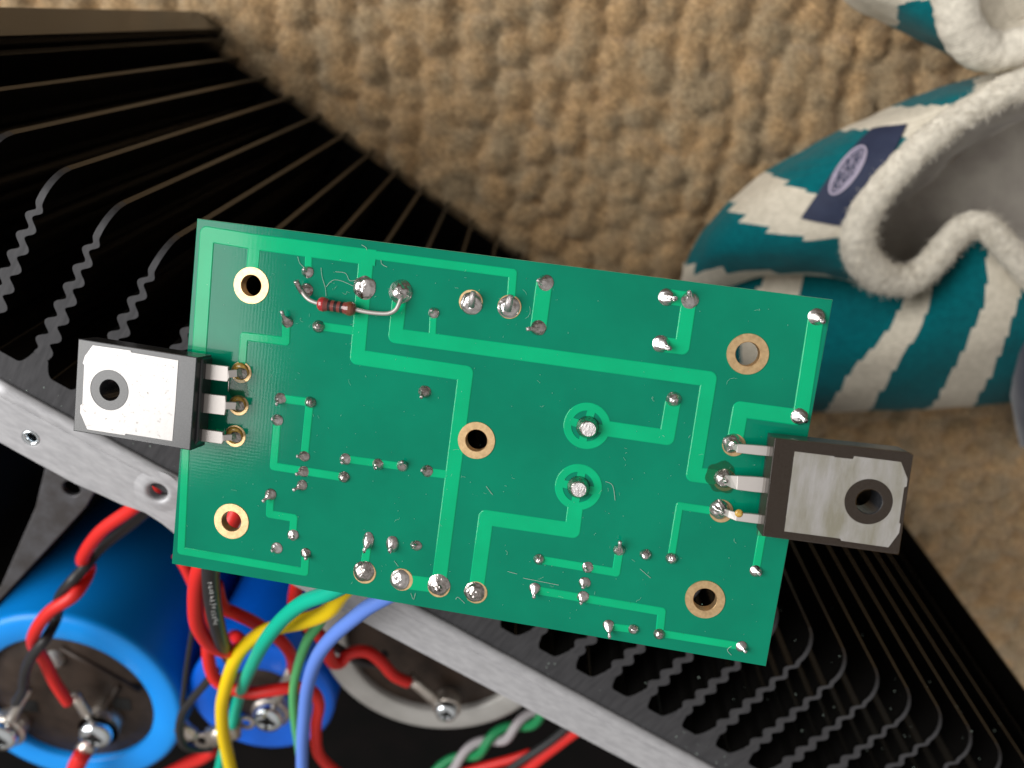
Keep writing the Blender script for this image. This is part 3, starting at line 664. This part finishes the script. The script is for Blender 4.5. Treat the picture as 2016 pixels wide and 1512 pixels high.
for (x, y, dx, dy) in ((1157, 841, 2, 4), (1139, 959, 1, 5)):
    u, v = bl(x, y); s = bscale(x, y)
    o = bp(pydata('solder_joint', *lathe_data([(22.5/s, .07), (21.5/s, .35), (19/s, .95), (15.8/s, 1.35), (15.2/s, 1.5)], 36, (u, v, 0), True), None, ['solder_dark'], True))
    u, v = bl(x+dx, y+dy, 1.6); k = pydata('cut_pin', *lathe_data([(14.6/s, 1.0), (14.6/s, 1.68), (13.8/s, 1.78), (0, 1.82)], 36, (u, v, 0), False), None, ['cut_lead']); k.parent = o
# --- resistor
def b3(x, y, h): return Vector((*bl(x, y, h), h))
ra, rb = b3(624, 597, 1.35), b3(702, 610, 1.35); ax_ = (rb-ra); Lr = ax_.length; s_ = bscale(660, 600)
prof = [(0, .02), (.02, .45), (.05, .78), (.10, .98), (.17, 1.02), (.23, .96), (.28, .86), (.34, .82), (.66, .82), (.72, .86), (.77, .96), (.83, 1.02), (.90, .98), (.95, .78), (.98, .45), (1, .02)]
def rb_prof(t):
    for (a, b), (c, d) in zip(prof, prof[1:]):
        if a <= t <= c: return b+(d-b)*(t-a)/(c-a)
    return .02
rmm = 14.0/s_
def rsec(t0, t1, off, n=10):
    ts = [t0+(t1-t0)*k/n for k in range(n+1)]
    return [ra+ax_*t for t in ts], [rb_prof(t)*rmm+off for t in ts]
ts = [k/60 for k in range(61)]
res = tube('resistor', [ra+ax_*t for t in ts], [max(.02, rb_prof(t)*rmm) for t in ts], None, ['resistor_body'], 28); bp(res)
for t0, t1, m in ((.03, .20, 'band_red'), (.30, .37, 'band_black'), (.455, .53, 'band_black'), (.61, .68, 'band_black'), (.80, .95, 'band_brown')):
    P, Rr = rsec(t0, t1, .012); V, Fc = tube_data(P, Rr, 28, cap=False); k = pydata('colour_band', V, Fc, None, [m], True); k.parent = res
wl_ = 4.2/s_
for pts in (((583, 553, 1.9), (588, 562, 1.5), (595, 574, 1.2), (602, 584, 1.2), (612, 592, 1.3), (628, 598, 1.35)), ((698, 609, 1.35), (720, 614, 1.35), (745, 617, 1.35), (765, 617, 1.35), (778, 611, 1.35), (785, 600, 1.25), (791, 583, .9))):
    k = tube('lead', catmull([b3(*p) for p in pts], 6), wl_, None, ['lead_wire'], 12); k.parent = res
B(603, 571, 14, (-9, -3), h=1.25, m='solder_dark')
k = tube('clipped_lead', catmull([b3(583, 553, 2.0), b3(588, 564, 1.5), b3(596, 577, 1.0)], 5), 5.6/s_, None, ['solder_dark'], 12); bp(k)
# --- transistors
def poly_at(pts, h): return [bl(x, y, h) for x, y in pts]
def zoomL(p): return (130+p[0]/5.04, 640+p[1]/5.04)
def zoomR(p): return (1380+p[0]/4.582, 820+p[1]/4.582)
def ccw(P):
    a = sum(P[i][0]*P[(i+1) % len(P)][1]-P[(i+1) % len(P)][0]*P[i][1] for i in range(len(P))); return P if a > 0 else P[::-1]
hT = 6.0
fc = ccw(poly_at([zoomL(p) for p in ((120, 135), (1300, 320), (1232, 1245), (70, 1050))], hT))
hx, hy = bl(*zoomL((437, 648)), hT); sT = px_mm(RM@(BORG+BN*hT+BA*hx)+np.array([0, 0, H]))
sT = F/((RM.T@(RM@BORG))[2]+0) if False else 11.9
body = bp(plate('transistor', fc, [circle(hx, hy, 20.2/sT, 40)], hT-4.7, hT, None, ['epoxy'], bevel=.16)); body['label'] = 'bare faced power transistor at the left edge with a bright metal tab'
tb = ccw(poly_at([zoomL(p) for p in ((265, 200), (640, 252), (647, 272), (1115, 350), (1088, 760), (1055, 1152), (592, 1078), (585, 1094), (210, 1035), (140, 870), (142, 795), (162, 780), (180, 395), (165, 380), (185, 310))], hT+.05))
rg = poly_at([zoomL((433, 645))], hT)[0]
k = plate('metal_tab', tb, [circle(*rg, 38.7/sT, 56)], hT-.3, hT+.06, None, ['tab_metal'], bevel=.02); k.parent = body
k = pydata('hole_rim', *lathe_data([(20.2/sT, hT-.1), (20.2/sT+.05, hT+.03), (38.6/sT-.1, hT+.03), (38.6/sT-.06, hT-.2)], 56, (*rg, 0), False), None, ['epoxy']); k.parent = body
# plastic shoulder where the leads come out
sh_ = ccw(poly_at([zoomL(p) for p in ((1296, 325), (1345, 318), (1372, 340), (1322, 1150), (1285, 1205), (1232, 1238))], 4.2))
k = plate('shoulder', sh_, [], 1.3, 4.6, None, ['epoxy'], bevel=.3); k.parent = body
def lead_strip(name, path, widths, th, m, parent):
    V = []; Fc = []
    n = len(path)
    for i, p in enumerate(path):
        t = (path[min(i+1, n-1)]-path[max(i-1, 0)]); t2 = Vector((t.x, t.y, 0)).normalized() if Vector((t.x, t.y, 0)).length > 1e-4 else Vector((1, 0, 0)); s = Vector((-t2.y, t2.x, 0)); nn = s.cross(t.normalized()) if t.length > 0 else Vector((0, 0, 1)); nn = -nn if nn.z < 0 else nn
        w = widths[i]/2
        V += [p+s*w+nn*th/2, p-s*w+nn*th/2, p-s*w-nn*th/2, p+s*w-nn*th/2]
    for i in range(n-1):
        for k in range(4): Fc.append((i*4+k, i*4+(k+1) % 4, (i+1)*4+(k+1) % 4, (i+1)*4+k))
    Fc += [(3, 2, 1, 0), tuple((n-1)*4+k for k in range(4))]
    bm = bmesh.new(); vs = [bm.verts.new(v*U) for v in V]
    for f in Fc: bm.faces.new([vs[i] for i in f])
    bmesh.ops.recalc_face_normals(bm, faces=bm.faces); bmesh.ops.bevel(bm, geom=bm.edges[:], offset=.06*U, segments=1, affect='EDGES')
    me = bpy.data.meshes.new(name); bm.to_mesh(me); bm.free(); o = link(name, me, None, [m]); o.parent = parent; return o
padsL = [(475, 733, 21.5), (470, 798, 20.5), (463, 858.5, 22)]
lz = 3.2
for (x, y, r), (c0, c1, c2_, w1, w2_) in zip(padsL, (((1365, 455), (1612, 485), (1690, 478), 150, 72), ((1335, 768), (1585, 797), (1680, 800), 190, 72), ((1305, 1083), (1558, 1118), (1640, 1112), 120, 58))):
    pad_ring(x, y, r)
    a = b3(*zoomL(c0), lz); a0 = a+(a-b3(*zoomL(c1), lz)).normalized()*1.4; b = b3(*zoomL(c1), lz); b2 = b+(b-a).normalized()*.05; c = b3(*zoomL(c2_), lz*.85); e = b3(x-1, y, .3)
    W1, W2 = w1/5.04/12.0, w2_/5.04/12.0
    lead_strip('lead', [a0, a, b, b2, c, (c+e)/2+Vector((.25, 0, .2)), e], [W1, W1, W1, W2, W2, W2*.9, W2*.75], .6, 'lead_wire', body)
    B(x+1.5, y+1, r*.62, h=.7, m='solder_dark', name='solder_joint')
    o = pydata('flux_residue', *lathe_data([(r*.70/12, .1), (r*.8/12, .16), (r*.5/12, .3), (0, .34)], 24, (*bl(x-1, y-2), 0), False), None, ['flux'], True); bp(o)
# right transistor under a clear film
hR = 5.6
fr = ccw(poly_at([zoomR(p) for p in ((665, 195), (1880, 325), (1918, 350), (1787, 1235), (1770, 1245), (555, 1080))], hR))
hx, hy = bl(*zoomR((1515, 768)), hR); sR = 13.6
bodyR = bp(plate('transistor', fr, [circle(hx, hy, 25.0/sR, 44)], hR-4.7, hR, None, ['epoxy'], bevel=.16)); bodyR['label'] = 'power transistor at the right edge under a brown tinted insulating film'
tb = ccw(poly_at([zoomR(p) for p in ((845, 315), (1200, 358), (1205, 366), (1370, 383), (1385, 357), (1805, 410), (1862, 560), (1855, 630), (1832, 640), (1788, 958), (1800, 968), (1787, 1050), (1690, 1180), (1265, 1120), (1255, 1100), (752, 1035))], hR))
rgR = poly_at([zoomR((1512, 768))], hR)[0]
k = plate('metal_tab', tb, [circle(*rgR, 46/sR, 56)], hR-.3, hR+.05, None, ['tab_film'], bevel=.02); k.parent = bodyR
fm = ccw(poly_at([zoomR(p) for p in ((612, 182), (1300, 255), (1895, 322), (1920, 345), (1852, 800), (1786, 1250), (1100, 1150), (510, 1074), (502, 1050), (560, 600))], hR+.25))
k = plate('insulating_film', fm, [circle(hx, hy, 25.0/sR, 44)], hR+.18, hR+.24, None, ['film'])
k.parent = bodyR
padsR = [(1445, 876, 23), (1427, 945, 22.5), (1420, 1006, 23.5)]
for (x, y, r), (c0, c1, w1) in zip(padsR, (((690, 318), (330, 285), 88), ((650, 625), (330, 595), 140), ((600, 932), (320, 900), 84))):
    pad_ring(x, y, r)
    a = b3(*zoomR(c0), 3.4); b = b3(*zoomR(c1), 2.6); d = (b-a).normalized(); e = b3(x+2, y-1, .6); W1 = w1/4.58/13.0
    lead_strip('lead', [a-d*1.5, a, a+(b-a)*.5, b, (b+e)/2+Vector((0, 0, .25)), e], [W1, W1, W1, W1*.92, W1*.8, W1*.6], .6, 'lead_wire', bodyR)
    B(x-3, y-3, r*.86, (3, 0), h=1.7, m='solder', tipr=.45)
o = pydata('flux_residue', *lathe_data([(.62, -.1), (.6, .1), (.3, .2), (0, .22)], 24, (*bl(1455, 1011, 3.0), 2.95), False), None, ['flux'], True); o.scale = (1.6, 1, 1); bp(o)
u, v = bl(1455, 1012, 3.0); o.scale = (1, 1, 1)
# flux films around the busiest joints
def puddle(x, y, r, m='flux_film', z=.012):
    u, v = bl(x, y); R = r/bscale(x, y); n = 30; sd = random.random()*50
    ring = [(u+math.cos(2*math.pi*k/n)*R*(1+.35*noise.noise(Vector((math.cos(2*math.pi*k/n)*1.4+sd, math.sin(2*math.pi*k/n)*1.4, 0)))), v+math.sin(2*math.pi*k/n)*R*(1+.35*noise.noise(Vector((math.cos(2*math.pi*k/n)*1.4+sd, math.sin(2*math.pi*k/n)*1.4, 0)))), z) for k in range(n)]
    bp(pydata('flux_film', [(u, v, z+.004)]+ring, [(0, k+1, (k+1) % n+1) for k in range(n)], None, [m], True))
puddle(1418, 940, 31, z=.11); puddle(470, 765, 22, z=.10)
# fibres, scratches and dust
parts = []; ctr = [(660, 545), (690, 575), (590, 640), (500, 740), (490, 770), (740, 690), (640, 830), (590, 920), (1020, 590), (1030, 620), (930, 560), (1230, 900), (980, 965), (900, 940), (1210, 955), (1080, 1150), (1020, 1140), (1430, 1290), (1400, 1220), (1280, 1130), (1530, 1010), (1430, 920), (1320, 820), (780, 1090), (800, 1180), (850, 800)]
for k in range(150):
    cx, cy = random.choice(ctr) if random.random() < .6 else (random.uniform(420, 1560), random.uniform(500, 1260))
    x = cx+random.gauss(0, 22); y = cy+random.gauss(0, 22); u, v = bl(x, y)
    if not (-48 < u < 48 and -27 < v < 27): continue
    a = random.random()*6.28; L = random.expovariate(1/.55)+.15; L = min(L, 3.2); pts = []; n = 5
    for j in range(n):
        pts.append(Vector((u, v, .10+.05*random.random()))); a += random.gauss(0, .5); u += math.cos(a)*L/n; v += math.sin(a)*L/n
    parts.append(tube_data(pts, random.uniform(.010, .018), 4))
for k in range(260):
    u = random.uniform(-48, 48); v = random.uniform(-27, 27); s = random.uniform(.03, .075); parts.append(box_data((u, v, .1), (s, s, s), random.random()*3))
o = bp(pydata('lint', *join_data(parts), None, ['lint'])); o['kind'] = 'stuff'
parts = []
for pts in (((632, 527), (634, 545), (640, 565), (642, 583)), ((660, 535), (680, 538), (688, 552), (700, 552)), ((642, 565), (655, 552), (672, 553), (695, 563)), ((586, 505), (590, 518), (598, 526)), ((750, 512), (752, 520), (762, 526)), ((712, 482), (720, 487), (722, 492)), ((1192, 948), (1206, 956), (1211, 985)), ((957, 957), (965, 968), (970, 974)), ((809, 1168), (814, 1180), (818, 1168)), ((897, 1180), (902, 1176), (915, 1188)), ((776, 1104), (784, 1115)), ((1260, 1120), (1281, 1138)), ((999, 1125), (1018, 1130)), ((1030, 1138), (1100, 1152)), ((1500, 1000), (1515, 1015), (1508, 1022)), ((1440, 1290), (1432, 1280), (1440, 1272))):
    parts.append(tube_data(catmull([b3(x, y, .13) for x, y in pts], 5), .03, 5))
o = bp(pydata('stray_fibres', *join_data(parts), None, ['lint_pale'])); o['kind'] = 'stuff'

# ================================================================== slippers
def loft(rows, nu, nv):
    """rows of (x, y, z) pixel/height control points -> dense grid of world points"""
    G = [catmull([W(*p) for p in r], nu) for r in rows]; m = len(G[0]); out = []
    cols = [catmull([g[j] for g in G], nv) for j in range(m)]
    return [[cols[j][i] for j in range(m)] for i in range(len(cols[0]))]
def grid_mesh(name, G, parent, mats, matf=None, wob=.5):
    nr, nc = len(G), len(G[0]); V = []
    for i in range(nr):
        for j in range(nc):
            p = G[i][j].copy(); p += Vector((0, 0, 1))*noise.noise(p*.07)*wob*2+Vector((noise.noise(p*.12), noise.noise(p*.12+Vector((9, 9, 9))), 0))*wob
            V.append(p)
    Fc = []; fm = []
    for i in range(nr-1):
        for j in range(nc-1):
            Fc.append((i*nc+j, (i+1)*nc+j, (i+1)*nc+j+1, i*nc+j+1)); fm.append(matf(i/(nr-1), j/(nc-1)) if matf else 0)
    o = pydata(name, V, Fc, None, mats, True, fm)
    if parent: rt(o, parent)
    return o, V, Fc
S1 = empty('striped_slipper', loc=W(1700, 520, ZF)); bpy.context.view_layer.update(); tag(S1, 'teal and cream striped knitted slipper with a navy label lying on the carpet', 'slipper')
# outer silhouette (on the floor), shoulder, rim
outer = [(2120, 95, -112), (1936, 148, -118), (1830, 178, -122), (1745, 214, -124), (1653, 257, -126), (1515, 335, -128), (1440, 392, -130), (1380, 460, -132), (1352, 515, -134), (1340, 560, -137), (1370, 600, -138), (1440, 560, -136)]
mid1 = [(2120, 105, -100), (1945, 155, -104), (1855, 182, -106), (1780, 215, -108), (1685, 262, -108), (1560, 345, -108), (1485, 400, -110), (1430, 455, -112), (1410, 500, -114), (1415, 530, -118), (1440, 550, -122), (1500, 545, -124)]
mid2 = [(2120, 118, -93), (1960, 163, -95), (1880, 188, -96), (1815, 222, -97), (1735, 275, -98), (1640, 360, -97), (1580, 420, -98), (1550, 465, -99), (1545, 500, -101), (1555, 520, -105), (1580, 535, -110), (1610, 545, -114)]
rim = [(2120, 130, -89), (1990, 168, -90), (1920, 200, -90), (1860, 235, -91), (1790, 290, -91), (1715, 370, -91), (1685, 420, -92), (1672, 460, -93), (1675, 490, -95), (1690, 520, -97), (1715, 545, -99), (1745, 562, -101)]
G = loft([outer, mid1, mid2, rim], 14, 12)
# stripe edges along the outline (fraction of control index), jagged towards the rim
edges = [(1.0, 1.6), (2.95, 2.3), (3.95, 3.7), (5.0, 5.5), (6.0, 7.4), (8.0, 11.3)]
def stripeA(s, t):
    s = (math.floor(s*5.0+.25)+.5)/5.0-.05; k = t*11; n = 0
    for a, b in edges:
        if k > a+(b-a)*s: n += 1
    return 0 if n % 2 == 1 else 1
gA, VA, FA = grid_mesh('knitted_upper', G, S1, ['knit_teal', 'knit_cream'], stripeA)
# lower side of the slipper with long stripes
r0 = [(1345, 520, -142), (1430, 470, -140), (1560, 480, -134), (1690, 500, -128), (1790, 540, -118), (1860, 530, -106), (1930, 470, -100), (2020, 520, -100), (2120, 600, -104)]
r1 = [(1340, 600, -142), (1410, 585, -132), (1530, 595, -122), (1660, 620, -110), (1760, 645, -102), (1850, 615, -98), (1940, 585, -96), (2020, 600, -96), (2120, 640, -98)]
r2r = [(1350, 680, -143), (1420, 690, -128), (1500, 700, -114), (1610, 720, -106), (1710, 725, -102), (1810, 715, -99), (1910, 700, -98), (2010, 690, -98), (2120, 700, -99)]
r3 = [(1390, 770, -145), (1450, 775, -134), (1510, 785, -124), (1590, 792, -118), (1680, 795, -116), (1780, 795, -115), (1880, 790, -114), (1990, 778, -114), (2120, 765, -114)]
r4 = [(1400, 790, -150), (1450, 800, -150), (1510, 808, -150), (1590, 812, -150), (1680, 812, -150), (1780, 808, -150), (1880, 802, -150), (1990, 792, -150), (2120, 775, -150)]
G2 = loft([r0, r1, r2r, r3, r4], 14, 10)
eB = [(0.55, .8), (1.2, 1.5), (1.95, 2.2), (2.45, 2.8), (3.55, 3.15), (4.15, 4.05), (6.0, 5.2), (6.65, 6.1), (9, 9)]
def stripeB(s, t):
    k = t*8; n = 0
    for a, b in eB:
        if k > a+(b-a)*s+.04*math.sin(s*60): n += 1
    return 1 if n % 2 == 0 else 0
def stripeB2(s, t):
    k = t*8; n = 0
    e = [(0.9, 1.0), (1.75, 1.15), (2.3, 2.0), (4.05, 3.3), (4.75, 4.25), (6.15, 5.35), (6.95, 6.2)]
    for a, b in e:
        if k > a+(b-a)*s: n += 1
    return 1 if n % 2 == 0 else 0
grid_mesh('knitted_side', G2, S1, ['knit_teal', 'knit_cream'], stripeB2)
# rim roll
rp = [(2120, 150, -89), (2016, 165, -89), (1930, 205, -89), (1860, 250, -89), (1790, 312, -89), (1725, 385, -90), (1690, 450, -92), (1695, 505, -94), (1735, 545, -96), (1790, 550, -97), (1840, 510, -97), (1880, 460, -96), (1925, 440, -95), (1965, 470, -94), (2016, 530, -94), (2120, 640, -95)]
P = catmull([W(*p) for p in rp], 12); rr = []
for i, p in enumerate(P):
    q = i/(len(P)-1); rr.append((4.5-.6*math.sin(q*9))*(1+.06*noise.noise(p*.15)))
V, Fc = tube_data(P, rr, 20, flat=.9)
V = [v+Vector((noise.noise(v*.5), noise.noise(v*.5+Vector((5, 5, 5))), noise.noise(v*.5+Vector((3, 0, 7)))))*.5 for v in V]
o = pydata('rolled_rim', V, Fc, None, ['terry_cream'], True); rt(o, S1); rimG = [V[i*20:(i+1)*20] for i in range(len(P))]
# lining: from the rim down into the shoe
i0 = [(2120, 150, -92), (2016, 168, -92), (1930, 208, -92), (1860, 255, -92), (1790, 318, -92), (1725, 392, -93), (1692, 452, -95), (1700, 505, -97), (1735, 548, -99), (1790, 552, -100), (1845, 512, -100), (1885, 462, -99), (1925, 442, -98), (1965, 472, -97), (2016, 532, -97), (2120, 642, -98)]
i1 = [(2120, 185, -116), (2016, 205, -120), (1935, 240, -124), (1865, 285, -128), (1800, 340, -130), (1745, 400, -132), (1718, 450, -133), (1722, 490, -132), (1755, 515, -128), (1790, 522, -126), (1830, 500, -124), (1870, 460, -120), (1915, 435, -118), (1960, 450, -116), (2016, 500, -114), (2120, 600, -114)]
i2 = [(2120, 215, -142), (2016, 235, -142), (1945, 268, -142), (1885, 308, -142), (1825, 355, -142), (1768, 408, -142), (1735, 445, -142), (1732, 480, -142), (1752, 505, -142), (1785, 512, -142), (1825, 498, -141), (1865, 465, -139), (1910, 438, -136), (1960, 445, -134), (2040, 480, -132), (2120, 540, -130)]
grid_mesh('lining', loft([i0, i1, i2], 8, 10), S1, ['lining'], None, 1.0)
f_ = catmull([W(*p) for p in i2], 6); cx = sum((p for p in f_), Vector())/len(f_)+Vector((0, 0, 5))
o = pydata('insole', [tuple(cx)]+[tuple(p) for p in f_], [(0, k+1, k+2) for k in range(len(f_)-1)]+[(0, len(f_), 1)], None, ['lining']); rt(o, S1)
# sewn label with its oval emblem, laid on the knitted upper
bvh = BVHTree.FromPolygons([Vector(v) for v in VA], FA)
def drape(x, y, off):
    c = Vector((0, 0, H)); d = (W(x, y, -120)-c).normalized(); h = bvh.ray_cast(c, d)
    if h[0] is None: return W(x, y, -100)
    return h[0]-d*off
lt = [(1716, 252), (1738, 248), (1762, 246), (1786, 243)]; lb = [(1576, 430), (1603, 436), (1630, 441), (1657, 445)]
lm = [(1664, 306), (1694, 312), (1722, 317), (1748, 320)]
lm2 = [(1620, 366), (1648, 374), (1676, 380), (1703, 384)]
rows = [[Vector((x, y, 0)) for x, y in r] for r in (lt, lm, lm2, lb)]
Gp = [catmull(r, 6) for r in rows]; cols = [catmull([g[j] for g in Gp], 8) for j in range(len(Gp[0]))]
nr, nc = len(cols[0]), len(cols); V = [drape(cols[j][i].x, cols[j][i].y, .9) for i in range(nr) for j in range(nc)]
Fc = [(i*nc+j, (i+1)*nc+j, (i+1)*nc+j+1, i*nc+j+1) for i in range(nr-1) for j in range(nc-1)]
lab = pydata('sewn_label', V, Fc, None, ['label_navy'], True); bpy.context.view_layer.update(); rt(lab, S1); bpy.context.view_layer.update()
ec = Vector((1669, 335)); ea = Vector((.575, -.818)); eb = Vector((.818, .575)); EL, EW = 56, 20
def ep(a, b): q = ec+ea*(a*EL)+eb*(b*EW); return drape(q.x, q.y, 1.25)
parts = []
for sc_ in (1.0, .84):
    parts.append(tube_data([ep(math.cos(t*.1745)*sc_, math.sin(t*.1745)*sc_*(.95 if sc_ == 1 else .9)) for t in range(37)], .32 if sc_ == 1 else .18, 6))
for row, hw in ((-.42, .58), (0.02, .74), (.44, .58)):
    k = -hw
    while k < hw:
        st_ = random.choice(((0, -.17, 0, .17), (0, -.17, .07, .17), (.0, .17, .08, .0), (-.03, -.15, .06, -.15), (0, .15, .08, .15)))
        parts.append(tube_data([ep(k+st_[0], row+st_[1]), ep(k+st_[2], row+st_[3])], .17, 5)); k += .10
o = pydata('emblem', *join_data(parts), None, ['label_lilac']); bpy.context.view_layer.update(); rt(o, lab)
def fuzz(G, n, ln, parent, m, out=1.0):
    parts = []; nr, nc = len(G), len(G[0])
    for _ in range(n):
        i = random.randrange(nr-1); j = random.randrange(nc-1); p = G[i][j].lerp(G[i+1][j+1], random.random()); nn = (G[i][j+1]-G[i][j]).cross(G[i+1][j]-G[i][j])
        if nn.length < 1e-6: continue
        nn.normalize(); nn = nn if nn.z > 0 else -nn; d = (nn*out+Vector((random.gauss(0, .8), random.gauss(0, .8), random.gauss(0, .5)))).normalized(); L = ln*random.uniform(.4, 1.5)
        k = Vector((random.gauss(0, .35), random.gauss(0, .35), random.gauss(0, .35)))*L
        parts.append(tube_data([p, p+d*L*.5+k*.4, p+d*L+k], [.05, .045, .02], 3, cap=False))
    o = pydata('fuzz', *join_data(parts), None, [m]); rt(o, parent); o['kind'] = 'stuff'
fuzz(rimG, 8000, 1.15, S1, 'terry_cream')
# second slipper, top right corner
S2 = empty('striped_slipper', loc=W(1850, 60, ZF)); bpy.context.view_layer.update(); tag(S2, 'matching striped slipper cut off by the top right corner of the photo', 'slipper')
outer = [(1560, -140, -128), (1610, -60, -128), (1665, 5, -128), (1730, 42, -128), (1800, 76, -127), (1870, 108, -126), (1935, 135, -126), (2010, 140, -126), (2120, 110, -126)]
mid = [(1650, -140, -106), (1690, -70, -106), (1725, -10, -106), (1770, 25, -106), (1815, 58, -106), (1870, 90, -106), (1930, 118, -106), (2010, 122, -106), (2120, 92, -106)]
rimm = [(1800, -140, -97), (1820, -80, -97), (1840, -30, -97), (1850, 10, -97), (1862, 45, -97), (1885, 80, -98), (1935, 108, -98), (2005, 108, -98), (2110, 76, -98)]
def stripeC(s, t):
    k = t*8; return 1 if (k < 3.2-.5*s+.3*math.sin(s*7) or k > 7.2) else (0 if k < 5.6+.3*s else 1)
grid_mesh('knitted_upper', loft([outer, mid, rimm], 12, 12), S2, ['knit_teal', 'knit_cream'], stripeC)
rp = [(1850, -140, -95), (1868, -70, -95), (1880, -10, -95), (1888, 40, -95), (1912, 82, -96), (1955, 102, -97), (2010, 92, -96), (2110, 56, -95)]
P = catmull([W(*p) for p in rp], 12); V, Fc = tube_data(P, 5.4, 18, flat=.9); V = [v+Vector((noise.noise(v*.5), noise.noise(v*.5+Vector((5, 5, 5))), noise.noise(v*.5+Vector((3, 0, 7)))))*.5 for v in V]
o = pydata('rolled_rim', V, Fc, None, ['terry_cream'], True); rt(o, S2)
li1 = [(1860, -140, -98), (1880, -70, -98), (1892, -10, -98), (1900, 38, -98), (1920, 76, -99), (1957, 95, -99), (2010, 84, -98), (2110, 48, -98)]
li2 = [(1950, -150, -104), (1960, -90, -104), (1968, -40, -104), (1972, 0, -104), (1980, 30, -104), (1995, 40, -104), (2030, 30, -104), (2120, 0, -104)]
grid_mesh('lining', loft([li1, li2], 8, 10), S2, ['knit_cream'], None, 1.0)
o = pydata('insole', [tuple(W(2090, -60, -104.5))]+[tuple(W(*p)) for p in li2], [(0, k+1, k+2) for k in range(len(li2)-1)], None, ['knit_cream']); rt(o, S2)
# dark cloth at the right edge
rows = [[(2040, 640, -95), (2060, 700, -85), (2070, 760, -85), (2060, 880, -95)], [(2004, 650, -110), (1994, 720, -105), (1996, 790, -105), (2014, 880, -110)], [(2000, 655, -150), (1990, 725, -150), (1993, 790, -150), (2010, 880, -150)]]
o, _, _ = grid_mesh('navy_trouser_leg', loft(rows, 8, 8), None, ['navy_cloth']); tag(o, 'navy fabric edge showing at the right side below the slipper', 'clothing')
